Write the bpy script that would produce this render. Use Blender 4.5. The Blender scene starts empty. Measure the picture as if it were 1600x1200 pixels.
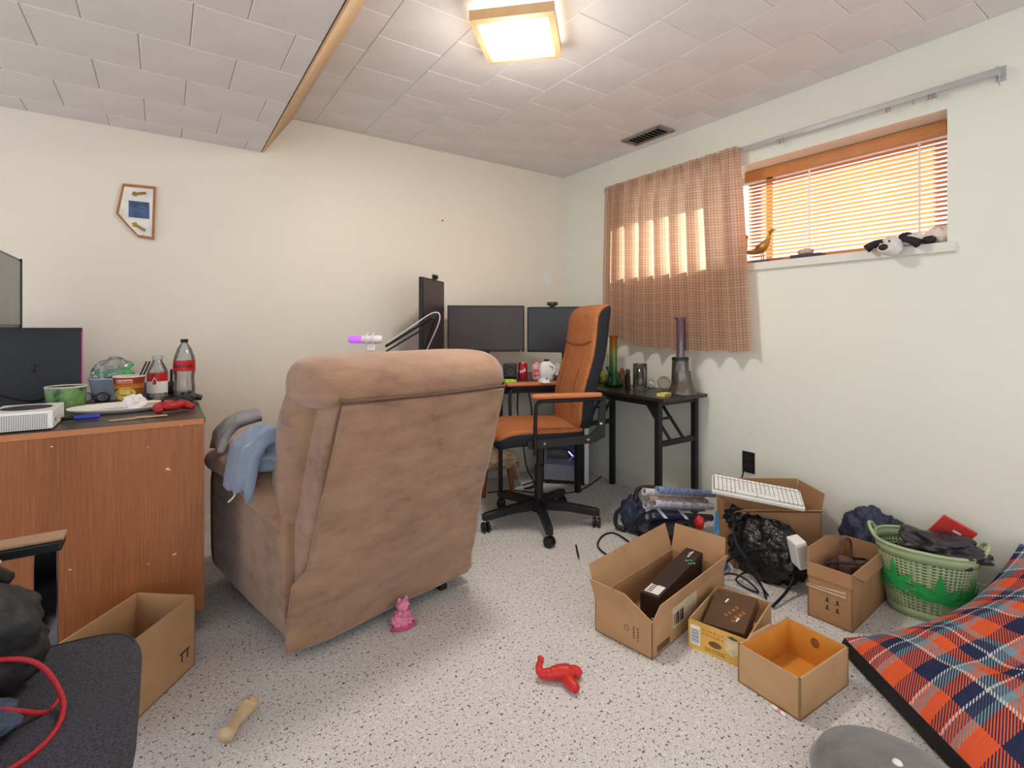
import bpy, bmesh, math, random
from mathutils import Vector, Matrix, noise
random.seed(7)
S = bpy.context.scene
COL = S.collection
# ------------------------------------------------------------------ camera, world, sun, exposure
CAM_H, FPX, HORIZON, YAW = 1.15, 792.0, 511.0, math.radians(34.5)
cam = bpy.data.objects.new('camera', bpy.data.cameras.new('camera'))
COL.objects.link(cam); S.camera = cam
cam.location = (0, 0, CAM_H); cam.rotation_euler = (math.pi/2, 0, -YAW)
cam.data.sensor_width = 36; cam.data.lens = FPX/1600*36
cam.data.shift_y = (HORIZON-600)/1600
cam.data.clip_start = .02
W = bpy.data.worlds.new('world'); S.world = W; W.use_nodes = True
W.node_tree.nodes['Background'].inputs[0].default_value = (.93, .965, 1, 1)
W.node_tree.nodes['Background'].inputs[1].default_value = 2.3
def sun(direction, strength, color, angle):
    l = bpy.data.lights.new('sun', 'SUN'); l.energy = strength; l.color = color; l.angle = angle
    o = bpy.data.objects.new('sun', l); COL.objects.link(o)
    o.rotation_euler = Vector(direction).to_track_quat('-Z', 'Y').to_euler()
sun((-.75, .35, -.37), 16, (1, .90, .76), .01)
S.view_settings.view_transform = 'Standard'; S.view_settings.look = 'None'
S.view_settings.exposure = -.40; S.view_settings.gamma = 1
S.view_settings.use_curve_mapping = False

# ------------------------------------------------------------------ helpers
CY, SY = math.cos(YAW), math.sin(YAW)
def at(px, py, z):
    f = FPX*(CAM_H-z)/(py-HORIZON); r = (px-800)/FPX*f
    return Vector((r*CY+f*SY, -r*SY+f*CY, z))
def atX(px, py, X):
    r = (px-800)/FPX; f = X/(r*CY+SY)
    return Vector((X, f*(-r*SY+CY), CAM_H+(HORIZON-py)/FPX*f))
def atY(px, py, Y):
    r = (px-800)/FPX; f = Y/(-r*SY+CY)
    return Vector((f*(r*CY+SY), Y, CAM_H+(HORIZON-py)/FPX*f))
def lin(c):
    return tuple(((v/255)/12.92 if v/255 <= .04045 else ((v/255+.055)/1.055)**2.4) for v in c)+(1,)

class NT:
    def __init__(s, m): s.t = m.node_tree; s.n = s.t.nodes; s.l = s.t.links
    def new(s, t, **k):
        n = s.n.new(t)
        for a, b in k.items(): setattr(n, a, b)
        return n
    def val(s, sock, v):
        if isinstance(v, bpy.types.NodeSocket): s.l.new(v, sock)
        else: sock.default_value = v
    def math(s, op, a, b=0, clamp=False):
        n = s.new('ShaderNodeMath', operation=op, use_clamp=clamp)
        s.val(n.inputs[0], a); s.val(n.inputs[1], b); return n.outputs[0]
    def mix(s, f, a, b):
        n = s.new('ShaderNodeMix', data_type='RGBA')
        s.val(n.inputs['Factor'], f); s.val(n.inputs[6], a); s.val(n.inputs[7], b); return n.outputs[2]
    def coord(s, kind='Object', scale=(1, 1, 1)):
        c = s.new('ShaderNodeTexCoord'); m = s.new('ShaderNodeMapping')
        s.l.new(c.outputs[kind], m.inputs[0]); m.inputs['Scale'].default_value = scale; return m.outputs[0]
    def noise(s, vec, scale, detail=3, rough=.5):
        n = s.new('ShaderNodeTexNoise'); s.l.new(vec, n.inputs['Vector'])
        n.inputs['Scale'].default_value = scale; n.inputs['Detail'].default_value = detail
        n.inputs['Roughness'].default_value = rough; return n.outputs['Fac']
    def ramp(s, fac, stops, interp='LINEAR'):
        n = s.new('ShaderNodeValToRGB'); r = n.color_ramp; r.interpolation = interp
        while len(r.elements) < len(stops): r.elements.new(.5)
        for e, (p, c) in zip(r.elements, stops):
            e.position = p; e.color = c if len(c) == 4 else lin(c)
        s.val(n.inputs[0], fac); return n.outputs[0]
    def bump(s, h, strength, dist):
        n = s.new('ShaderNodeBump'); s.val(n.inputs['Height'], h)
        n.inputs['Strength'].default_value = strength; n.inputs['Distance'].default_value = dist; return n.outputs[0]

MATS = {}
def pm(name, col, rough=.6, metal=0, var=.06, vscale=12, bump=0, bscale=200, bdist=.002, stretch=(1, 1, 1),
       trans=0, alpha=1, emit=None, estr=0, spec=.5, sheen=0, col2=None, coat=0, ior=1.45):
    if name in MATS: return MATS[name]
    m = bpy.data.materials.new(name); m.use_nodes = True; t = NT(m); b = t.n['Principled BSDF']
    v = t.coord('Object', stretch)
    c = lin(col); d = lin(col2) if col2 else tuple(max(0, x*(1-4*var)) for x in c[:3])+(1,)
    f = t.noise(v, vscale, 4, .6)
    out = t.ramp(f, [(.32, d), (.62, c)])
    t.l.new(out, b.inputs['Base Color'])
    b.inputs['Roughness'].default_value = rough; b.inputs['Metallic'].default_value = metal
    b.inputs['Specular IOR Level'].default_value = spec; b.inputs['IOR'].default_value = ior
    b.inputs['Transmission Weight'].default_value = trans; b.inputs['Alpha'].default_value = alpha
    b.inputs['Sheen Weight'].default_value = sheen; b.inputs['Coat Weight'].default_value = coat
    if emit: b.inputs['Emission Color'].default_value = lin(emit); b.inputs['Emission Strength'].default_value = estr
    if bump: t.l.new(t.bump(t.noise(v, bscale, 3), bump, bdist), b.inputs['Normal'])
    MATS[name] = m; return m
def thin_glass(name, col, gloss=.12, alpha=.75):
    """clear thin-walled glass or plastic: lets light straight through, with a tinted and a glossy share"""
    m = bpy.data.materials.new(name); m.use_nodes = True; t = NT(m); out = t.n['Material Output']
    tr = t.new('ShaderNodeBsdfTransparent'); tr.inputs[0].default_value = lin(col)
    gl = t.new('ShaderNodeBsdfGlossy'); gl.inputs['Roughness'].default_value = .06
    df = t.new('ShaderNodeBsdfDiffuse'); df.inputs[0].default_value = lin(col)
    fr = t.new('ShaderNodeFresnel'); fr.inputs[0].default_value = 1.45
    a = t.new('ShaderNodeMixShader'); a.inputs[0].default_value = 1-alpha
    t.l.new(tr.outputs[0], a.inputs[1]); t.l.new(df.outputs[0], a.inputs[2])
    b = t.new('ShaderNodeMixShader'); t.l.new(t.math('ADD', fr.outputs[0], gloss, True), b.inputs[0])
    t.l.new(a.outputs[0], b.inputs[1]); t.l.new(gl.outputs[0], b.inputs[2])
    t.l.new(b.outputs[0], out.inputs[0]); return m

def obj(name, bm, mat, parent=None, smooth=None, sub=0, solid=0, bev=0):
    bmesh.ops.recalc_face_normals(bm, faces=bm.faces[:])
    me = bpy.data.meshes.new(name); bm.to_mesh(me); bm.free()
    o = bpy.data.objects.new(name, me); COL.objects.link(o)
    for m in (mat if isinstance(mat, (list, tuple)) else [mat]): me.materials.append(m)
    if smooth or smooth is None and sub:
        for p in me.polygons: p.use_smooth = True
    if smooth == 'auto':
        try: me.set_sharp_from_angle(angle=math.radians(40))
        except Exception: pass
    if bev:
        k = o.modifiers.new('bevel', 'BEVEL'); k.width = bev; k.segments = 2; k.limit_method = 'ANGLE'
    if solid:
        k = o.modifiers.new('solid', 'SOLIDIFY'); k.thickness = solid; k.offset = 0
    if sub:
        k = o.modifiers.new('sub', 'SUBSURF'); k.levels = sub; k.render_levels = sub
    if parent: o.parent = parent
    return o
def tag(o, label, cat=None, group=None, kind=None):
    if label: o['label'] = label
    if cat: o['category'] = cat
    if group: o['group'] = group
    if kind: o['kind'] = kind
    return o
def thing(name, label, cat, loc=(0, 0, 0), rotz=0, group=None):
    o = bpy.data.objects.new(name, None); COL.objects.link(o)
    o.location = loc; o.rotation_euler = (0, 0, rotz); o.empty_display_size = .05
    return tag(o, label, cat, group)
def setting(name, label=None):
    o = bpy.data.objects.new(name, None); COL.objects.link(o); o['kind'] = 'structure'
    if label: o['label'] = label
    return o
def struct(o, label=None):
    o['kind'] = 'structure'
    if label: o['label'] = label
    return o
B = bmesh.new
def rot(rx=0, ry=0, rz=0): return Matrix.Rotation(rz, 4, 'Z') @ Matrix.Rotation(ry, 4, 'Y') @ Matrix.Rotation(rx, 4, 'X')
def bx(bm, c, s, r=None, bev=0, seg=2):
    """box of full size s at c"""
    g = bmesh.ops.create_cube(bm, size=1); vs = g['verts']
    bmesh.ops.scale(bm, vec=s, verts=vs)
    if bev:
        es = list({e for v in vs for e in v.link_edges})
        q = bmesh.ops.bevel(bm, geom=es, offset=bev, segments=seg, affect='EDGES', profile=.5)
        vs = list({v for f in q['faces'] for v in f.verts} | {v for v in vs if v.is_valid})
    M = Matrix.Translation(c) @ (r if r else Matrix())
    bmesh.ops.transform(bm, matrix=M, verts=vs); return bm
def bb(x0, x1, y0, y1, z0, z1, bm=None, bev=0):
    return bx(bm or B(), ((x0+x1)/2, (y0+y1)/2, (z0+z1)/2), (x1-x0, y1-y0, z1-z0), None, bev)
def smooth_pts(pts, k=6):
    P = [Vector(p) for p in pts]
    if len(P) < 3: return P
    out = []
    for i in range(len(P)-1):
        a, b, c, d = P[max(i-1, 0)], P[i], P[i+1], P[min(i+2, len(P)-1)]
        for j in range(k):
            t = j/k
            out.append(.5*((2*b)+(c-a)*t+(2*a-5*b+4*c-d)*t*t+(3*b-a-3*c+d)*t**3))
    out.append(P[-1]); return out
def tube(bm, pts, r, n=8, k=0):
    P = smooth_pts(pts, k) if k else [Vector(p) for p in pts]
    rings = []; up = None
    for i, p in enumerate(P):
        d = (P[min(i+1, len(P)-1)]-P[max(i-1, 0)]).normalized()
        if up is None: up = d.orthogonal().normalized()
        up = (up-d*up.dot(d)); up = up.normalized() if up.length > 1e-6 else d.orthogonal().normalized()
        q = d.cross(up); rr = r(i/(len(P)-1)) if callable(r) else r
        rings.append([bm.verts.new(p+(up*math.cos(a)+q*math.sin(a))*rr) for a in [2*math.pi*j/n for j in range(n)]])
    skin(bm, rings); return bm
def skin(bm, rings, cap=True, closed=True):
    n = len(rings[0])
    for a, b in zip(rings, rings[1:]):
        for j in range(n if closed else n-1):
            bm.faces.new((a[j], a[(j+1) % n], b[(j+1) % n], b[j]))
    if cap and closed:
        bm.faces.new(rings[0][::-1]); bm.faces.new(rings[-1])
def lathe(bm, prof, n=24, c=(0, 0, 0), M=None, cap=True, sx=1, sy=1):
    rings = []
    for r, z in prof:
        ring = []
        for j in range(n):
            a = 2*math.pi*j/n; p = Vector((r*math.cos(a)*sx, r*math.sin(a)*sy, z))
            if M: p = M @ p
            ring.append(bm.verts.new(p+Vector(c)))
        rings.append(ring)
    skin(bm, rings, cap); return bm
def sring(cx, cy, z, hx, hy, e=4, n=28):
    out = []
    for j in range(n):
        a = 2*math.pi*j/n; ca, sa = math.cos(a), math.sin(a)
        out.append(Vector((cx+hx*math.copysign(abs(ca)**(2/e), ca), cy+hy*math.copysign(abs(sa)**(2/e), sa), z)))
    return out
def loft(bm, rings, cap=True):
    skin(bm, [[bm.verts.new(p) for p in r] for r in rings], cap); return bm
def slab(bm, pts, t):
    """thick polygon: pts in order, thickness t to both sides"""
    P = [Vector(p) for p in pts]; nrm = (P[1]-P[0]).cross(P[2]-P[0]).normalized()*(t/2)
    a = [bm.verts.new(p+nrm) for p in P]; b = [bm.verts.new(p-nrm) for p in P]
    bm.faces.new(a); bm.faces.new(b[::-1]); n = len(P)
    for i in range(n): bm.faces.new((a[i], b[i], b[(i+1) % n], a[(i+1) % n]))
    return bm
def sheet(fn, nu, nv, bm=None):
    bm = bm or B(); uv = bm.loops.layers.uv.verify()
    V = [[bm.verts.new(fn(i/nu, j/nv)) for j in range(nv+1)] for i in range(nu+1)]
    for i in range(nu):
        for j in range(nv):
            f = bm.faces.new((V[i][j], V[i+1][j], V[i+1][j+1], V[i][j+1]))
            for l, (a, b) in zip(f.loops, ((i, j), (i+1, j), (i+1, j+1), (i, j+1))): l[uv].uv = (a/nu, b/nv)
    return bm
def lump(c, r, seed=0, amp=.2, freq=3, zmin=None, sub=4, wr=0, wf=9, e=1):
    """a soft irregular body: rounded, lumpy, wrinkled, flattened where it rests"""
    bm = B(); bmesh.ops.create_icosphere(bm, subdivisions=sub, radius=1)
    for v in bm.verts:
        p = v.co.normalized(); q = p*freq+Vector((seed*7.3, seed*3.1, seed*1.7))
        d = 1+amp*noise.noise(q)
        if wr: d += wr*(abs(noise.noise(p*wf+Vector((seed, 2, 5))))*2-.6)+wr*.5*(abs(noise.noise(p*wf*2.3+Vector((seed, 8, 1))))*2-.6)
        p = Vector([math.copysign(abs(x)**e, x) for x in p])
        v.co = Vector((p.x*r[0]*d+c[0], p.y*r[1]*d+c[1], p.z*r[2]*d+c[2]))
        if zmin is not None and v.co.z < zmin: v.co.z = zmin+.002*(noise.noise(q*4)+1)
    return bm
def text_bm(s, size, M, depth=.0006, wrap=None, align='CENTER'):
    """lettering as thin geometry; wrap=radius bends it round a vertical cylinder"""
    cu = bpy.data.curves.new('lettering', 'FONT'); cu.body = s; cu.size = size; cu.align_x = align; cu.align_y = 'CENTER'
    cu.extrude = depth; cu.resolution_u = 3
    o = bpy.data.objects.new('lettering', cu); COL.objects.link(o)
    dg = bpy.context.evaluated_depsgraph_get(); me = bpy.data.meshes.new_from_object(o.evaluated_get(dg))
    bpy.data.objects.remove(o); bm = B(); bm.from_mesh(me); bpy.data.meshes.remove(me)
    for v in bm.verts:
        if wrap:
            a = v.co.x/wrap; rr = wrap+v.co.z
            v.co = Vector((rr*math.sin(a), -rr*math.cos(a), v.co.y))
        v.co = M @ v.co
    return bm
def frame_of(P, ux, uz):
    """matrix with x along ux, y along uz-ish, at P"""
    x = Vector(ux).normalized(); z = x.cross(Vector(uz)).normalized(); y = z.cross(x)
    return Matrix.Translation(P) @ Matrix((x, y, z)).transposed().to_4x4()

def scribble(P, a, b, rows, n, length, h, seed=1):
    """rows of short print strokes too small to read: a along the line, b up"""
    rnd = random.Random(seed); bm = B(); P, a, b = Vector(P), Vector(a).normalized(), Vector(b).normalized()
    for r in range(rows):
        x = 0.0; q = P-b*(r*h*1.9)
        for k in range(n):
            w = length/n*rnd.uniform(.45, .8); hh = h*rnd.uniform(.55, 1)
            slab(bm, [q+a*x, q+a*(x+w), q+a*(x+w*rnd.uniform(.7, 1))+b*hh, q+a*(x+w*rnd.uniform(0, .2))+b*hh], .0006); x += length/n
    return bm

# ------------------------------------------------------------------ shared materials
white_pl = pm('white_plastic', (232, 232, 230), .4, var=.01)
black_pl = pm('black_plastic', (26, 26, 28), .45, var=.05)
black_mt = pm('black_powder_coat', (24, 24, 26), .5, var=.05, bump=.1, bscale=400)
chrome = pm('chrome', (210, 210, 212), .12, 1, var=.02)
rubber = pm('cable_rubber', (22, 22, 24), .55, var=.04)
def cardboard(name, c):
    return pm(name, c, .85, var=.035, vscale=7, bump=.15, bscale=90, bdist=.001, spec=.2)
card = cardboard('cardboard', (186, 146, 108))
card2 = cardboard('cardboard_brown', (176, 134, 98))
card3 = cardboard('cardboard_pale', (194, 156, 116))
ink = pm('printing_ink', (60, 44, 34), .8, var=.02)
paper = pm('white_paper', (238, 236, 232), .8, var=.01)
red_pl = pm('red_plastic', (200, 30, 36), .35, var=.03)
clear_pl = thin_glass('clear_plastic', (238, 240, 240), .06, .86)

# ------------------------------------------------------------------ the room
WX, WY, CZ = 2.78, 3.28, 2.42          # right wall, back wall, ceiling
def wall_mat(name, c):
    m = bpy.data.materials.new(name); m.use_nodes = True; t = NT(m); b = t.n['Principled BSDF']
    v = t.coord('Object')
    t.l.new(t.ramp(t.noise(v, 1.7, 4), [(.3, tuple(x*.97 for x in lin(c)[:3])+(1,)), (.7, lin(c))]), b.inputs['Base Color'])
    b.inputs['Roughness'].default_value = .42; b.inputs['Specular IOR Level'].default_value = .35
    t.l.new(t.bump(t.noise(v, 160, 3), .12, .002), b.inputs['Normal']); return m
wallA = wall_mat('cream_wall_paint', (233, 225, 211))
wallB = wall_mat('pale_wall_paint', (230, 231, 220))
def carpet_mat():
    m = bpy.data.materials.new('flecked_carpet'); m.use_nodes = True; t = NT(m); b = t.n['Principled BSDF']
    v = t.coord('Object')
    n1 = t.noise(v, 95, 2, .6); n2 = t.noise(t.coord('Object', (1.25, .8, 1)), 130, 2, .6); n3 = t.noise(v, 70, 2)
    base = t.ramp(t.noise(v, 240, 2), [(.3, (200, 197, 196)), (.65, (238, 236, 235))])
    a = t.mix(t.ramp(n1, [(.615, (0, 0, 0)), (.645, (255, 255, 255))]), base, lin((92, 86, 84)))
    a = t.mix(t.ramp(n2, [(.635, (0, 0, 0)), (.665, (255, 255, 255))]), a, lin((140, 108, 96)))
    a = t.mix(t.ramp(n3, [(.34, (255, 255, 255)), (.37, (0, 0, 0))]), a, lin((240, 238, 236)))
    t.l.new(a, b.inputs['Base Color']); b.inputs['Roughness'].default_value = .95
    b.inputs['Specular IOR Level'].default_value = .1
    t.l.new(t.bump(t.noise(v, 260, 3, .7), .7, .006), b.inputs['Normal']); return m
X0, Y0 = -2.6, -2.4
struct(obj('floor', bb(X0, WX+.1, Y0, WY+.1, -.1, 0), carpet_mat()))
struct(obj('wall_back', bb(X0-.1, WX+.45, WY, WY+.12, 0, CZ+.1), wallA))
# right wall with the window opening
wy0, wy1, wz0, wz1 = .737, 2.56, 1.50, 2.09
bm = B()
bb(WX, WX+.29, Y0, wy0, 0, CZ+.1, bm); bb(WX, WX+.29, wy1, WY, 0, CZ+.1, bm)
bb(WX, WX+.29, wy0, wy1, 0, wz0, bm); bb(WX, WX+.29, wy0, wy1, wz1, CZ+.1, bm)
struct(obj('wall_right', bm, wallB))
trimm = pm('trim_paint', (226, 225, 214), .45, var=.015)
bm = B(); bb(WX-.014, WX, Y0, WY, 0, .075, bm); bb(WX-.009, WX, Y0, WY, .075, .09, bm)
struct(obj('baseboard_right', bm, trimm))
bm = B(); bb(X0, WX-.014, WY-.014, WY, 0, .075, bm); bb(X0, WX-.014, WY-.009, WY, .075, .09, bm)
struct(obj('baseboard_back', bm, trimm))

# ceiling of square fibre tiles in half-bond
tile_m = pm('ceiling_tile', (232, 226, 224), .8, var=.02, vscale=3, bump=.35, bscale=170, bdist=.003, spec=.25)
ceil_base = pm('ceiling_joint', (236, 232, 228), .8, var=.02)
ceil = struct(obj('ceiling', bb(.45, WX+.1, Y0, WY+.1, CZ, CZ+.1), ceil_base))
T = .3048
tcache = {}
def tile(x0, x1, y0, y1, z, parent):
    w, d = round(x1-x0, 4), round(y1-y0, 4)
    if w < .02 or d < .02: return
    if (w, d) not in tcache:
        bm = B(); t = .012; g = .0005; c = .0035
        vs = []
        for zz, ins in ((0, g), (-t+c, g), (-t, g+c)):
            vs.append([bm.verts.new((sx*(w/2-ins), sy*(d/2-ins), zz)) for sx, sy in ((-1, -1), (1, -1), (1, 1), (-1, 1))])
        skin(bm, vs)
        bmesh.ops.recalc_face_normals(bm, faces=bm.faces[:])
        me = bpy.data.meshes.new('ceiling_tile'); bm.to_mesh(me); bm.free(); me.materials.append(tile_m); tcache[(w, d)] = me
    o = bpy.data.objects.new('ceiling_tile', tcache[(w, d)]); COL.objects.link(o)
    o.location = ((x0+x1)/2, (y0+y1)/2, z); o.parent = parent
def clip(a, b, lo, hi): return max(a, lo), min(b, hi)
i = 0; x = 1.371-3*T
while x < WX:
    y = 2.433-9*T-(T/2 if i % 2 == 0 else 0)
    while y < WY:
        a, b_ = clip(x, x+T, .56, WX); c, d = clip(y, y+T, -.45, WY)
        if b_ > a and d > c: tile(a, b_, c, d, CZ, ceil)
        y += T
    x += T; i += 1
# dropped bulkhead with a sloping side; warm shade on cream paint is in its tan colour
BZ, BX = 2.185, .475
bm = B()
pr = [(X0, BZ), (BX, BZ), (BX+.16, CZ), (X0, CZ)]
A_ = [bm.verts.new((x, Y0, z)) for x, z in pr]; C_ = [bm.verts.new((x, WY, z)) for x, z in pr]
skin(bm, [A_, C_])
bulk = struct(obj('trim_1', bm, ceil_base), 'lowered ceiling bulkhead faced with white fibre tiles')
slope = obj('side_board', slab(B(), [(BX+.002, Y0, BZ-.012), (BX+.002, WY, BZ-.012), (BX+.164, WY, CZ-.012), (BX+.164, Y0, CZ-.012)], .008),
            pm('cream_in_shade', (206, 172, 134), .6, var=.04, stretch=(1, .1, 1)), bulk)
slope['label'] = 'side board with warm shade in its tan colour'
j = 0; y = WY-T*.55
while y > -.6:
    x = .384-12*T+(T/2 if j % 2 else 0)
    while x < BX:
        a, b_ = clip(x, x+T, -2.0, BX-.004); c, d = clip(y, y+T, -.9, WY)
        if b_ > a and d > c: tile(a, b_, c, d, BZ, bulk)
        x += T
    y -= T; j += 1

# window: recessed frame, two panes, sill board
win = setting('window_1', 'wide shallow basement window with painted frame')
frm = pm('window_vinyl', (232, 230, 224), .4, var=.01)
bm = B(); gx = 3.05
for y0, y1, z0, z1 in ((wy0, wy1, wz0, wz0+.04), (wy0, wy1, wz1-.04, wz1), (wy0, wy0+.04, wz0, wz1), (wy1-.04, wy1, wz0, wz1), (1.63, 1.67, wz0, wz1)):
    bb(gx-.02, gx+.03, y0, y1, z0, z1, bm)
obj('window_frame', bm, frm, win)
pane_m = thin_glass('window_glass', (250, 252, 252), .02, .97)
for y0, y1 in ((wy0+.04, 1.63), (1.67, wy1-.04)):
    obj('pane', bb(gx, gx+.005, y0, y1, wz0+.04, wz1-.04), pane_m, win)
obj('window_sill', bb(WX-.022, gx-.02, .707, 2.60, 1.472, 1.515, None, .003), trimm, win)

# ------------------------------------------------------------------ things fixed to the room
# ceiling lamp
lamp = thing('ceiling_lamp', 'square frosted glass flush ceiling lamp, switched on', 'lamp', (1.21, 1.715, CZ-.012), math.radians(45))
obj('canopy', lathe(B(), [(.055, 0), (.06, -.02), (.02, -.035)], 24), chrome, lamp, 'auto')
def shade(u, v):
    x, y = (u-.5)*.32, (v-.5)*.32
    k = (abs(u-.5)*2)**3.2+(abs(v-.5)*2)**3.2
    return Vector((x, y, -.064+.014*min(k, 1.6)))
glow = pm('lit_frosted_glass', (255, 246, 228), .4, var=0, emit=(255, 240, 214), estr=5)
obj('glass_shade', sheet(shade, 18, 18), glow, lamp, True, solid=.005)
bm = B(); rim = []
for k in range(4):
    a = k*math.pi/2; R_ = rot(0, 0, a)
    slab(bm, [R_ @ Vector((-.164, -.162, -.068)), R_ @ Vector((.164, -.162, -.068)), R_ @ Vector((.164, -.164, -.03)), R_ @ Vector((-.164, -.164, -.03))], .004)
    slab(bm, [R_ @ Vector((-.166, -.166, -.068)), R_ @ Vector((.166, -.166, -.068)), R_ @ Vector((.140, -.140, -.074)), R_ @ Vector((-.140, -.140, -.074))], .004)
obj('shade_rim', bm, pm('tan_glass_rim', (222, 186, 140), .4, var=.02), lamp)
obj('finial', lathe(B(), [(.001, -.08), (.008, -.075), (.008, -.066), (.004, -.06)], 12), chrome, lamp, 'auto')
pl = bpy.data.lights.new('ceiling_bulb', 'POINT'); pl.energy = 11; pl.color = (1, .93, .84); pl.shadow_soft_size = .12
po = bpy.data.objects.new('ceiling_bulb', pl); COL.objects.link(po); po.location = (0, 0, -.20); po.parent = lamp
al = bpy.data.lights.new('ceiling_bulb_down', 'AREA'); al.shape = 'DISK'; al.size = .28; al.energy = 20; al.color = (1, .93, .84)
ao = bpy.data.objects.new('ceiling_bulb_down', al); COL.objects.link(ao); ao.location = (0, 0, -.095); ao.parent = lamp

# ceiling air vent
vent = thing('ceiling_vent', 'grey metal ceiling air vent near the window wall', 'vent', (2.612, 2.235, CZ-.012), 0)
vm = pm('vent_metal', (150, 142, 134), .5, .3, var=.04); bm = B()
for s in (-1, 1): bb(-.075, .075, s*.15-.012, s*.15+.012, -.012, 0, bm); bb(s*.066-.01, s*.066+.01, -.15, .15, -.012, 0, bm)
obj('frame', bm, vm, vent)
obj('duct_back', bb(-.06, .06, -.14, .14, -.003, 0), black_pl, vent)
for k in range(9):
    obj('slat', bx(B(), (0, -.124+k*.031, -.007), (.118, .02, .002), rot(math.radians(35))), vm, vent)

# white wall plate and black outlet
p = atY(855, 437, WY)
pt = thing('wall_plate', 'white cable plate on the back wall beside the corner', 'wall plate', (p.x, WY, p.z))
obj('plate', bx(B(), (0, -.003, 0), (.072, .006, .115), None, .002), white_pl, pt)
for k in (-.042, .042): obj('screw', bx(B(), (0, -.0065, k), (.006, .002, .006)), chrome, pt)
p = atX(1170, 722, WX)
ot = thing('power_outlet', 'black duplex power outlet low on the window wall', 'outlet', (WX, p.y, p.z))
obj('plate', bx(B(), (-.003, 0, 0), (.006, .075, .12), None, .002), black_pl, ot)
for k in (-.026, .026):
    o = obj('socket', bx(B(), (-.007, 0, k), (.004, .034, .03), None, .002), pm('socket_black', (48, 46, 46), .4), ot)
    bm = B()
    for s in (-.007, .007): bx(bm, (-.0095, s, k+.003), (.001, .003, .01))
    obj('slot', bm, black_pl, o)
nail = tag(obj('wall_nail', bx(lathe(B(), [(.0015, 0), (.0015, .018), (.005, .018), (.005, .02)], 8, (0, 0, 0), rot(math.pi/2)), (0, 0, 0), (.001, .001, .001)), black_mt), 'small dark nail left in the bare back wall', 'nail')
p = atY(690, 345, WY); nail.location = (p.x, WY, p.z)

# plaque in the outline of a province
pq = thing('wall_plaque', 'five-sided wood framed plaque with blue picture and gold ornaments', 'plaque', (0, 0, 0))
out = [(-.173, 1.884), (-.033, 1.889), (-.041, 1.610), (-.108, 1.617), (-.150, 1.665), (-.200, 1.728)]
wood = pm('plaque_wood', (176, 112, 66), .45, var=.05, stretch=(1, 1, 6))
cx = sum(a for a, b in out)/6; cz = sum(b for a, b in out)/6
obj('frame', slab(B(), [(a, WY-.009, b) for a, b in out], .018), wood, pq)
obj('face', slab(B(), [(cx+(a-cx)*.86, WY-.0195, cz+(b-cz)*.9) for a, b in out], .003), pm('plaque_white', (236, 232, 224), .35), pq)
obj('picture', bb(-.148, -.062, WY-.0235, WY-.021, 1.715, 1.80), pm('plaque_blue', (74, 98, 142), .4, var=.12, vscale=30), pq)
gold = pm('gold_metal', (170, 130, 62), .3, .9, var=.05)
for cz_, a in ((1.842, .25), (1.665, -.55)):
    o = obj('ornament', bx(B(), (-.10, WY-.024, cz_), (.05, .004, .012), rot(0, -a, 0), .003), gold, pq)
    obj('ornament_tip', bx(B(), (-.10-.022, WY-.025, cz_-.022*math.tan(a)), (.02, .004, .02), rot(0, -a+.6, 0), .003), gold, o)

# curtain rod with gliders
rodm = pm('rod_metal', (196, 198, 200), .3, .6, var=.02)
rod = thing('curtain_rod', 'long silver traverse curtain rod above the window', 'curtain rod', (WX, 0, 0))
ra, rb = .562, 2.74; rz = 2.168
bm = B(); bb(-.055, -.035, ra, rb, rz-.012, rz+.012, bm, .003); bb(-.062, -.055, ra, 1.3, rz-.016, rz+.006, bm)
obj('track', bm, rodm, rod)
for y in (ra+.004, rb-.004): obj('bracket', bx(bx(B(), (-.03, y, rz), (.06, .008, .03)), (-.002, y, rz), (.004, .03, .06)), rodm, rod)
for px in (1385, 1390, 1427, 1450, 1454, 1458, 1462, 1218, 1224):
    q = atX(px, 150, WX-.05); o = obj('glider', bx(B(), (-.052, q.y, rz-.02), (.012, .006, .03), None, .002), pm('glider_beige', (176, 160, 140), .5), rod)
obj('cord_end', tube(B(), [(-.05, ra, rz-.01), (-.05, ra, rz-.06)], .0025, 6), rodm, rod)

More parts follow.
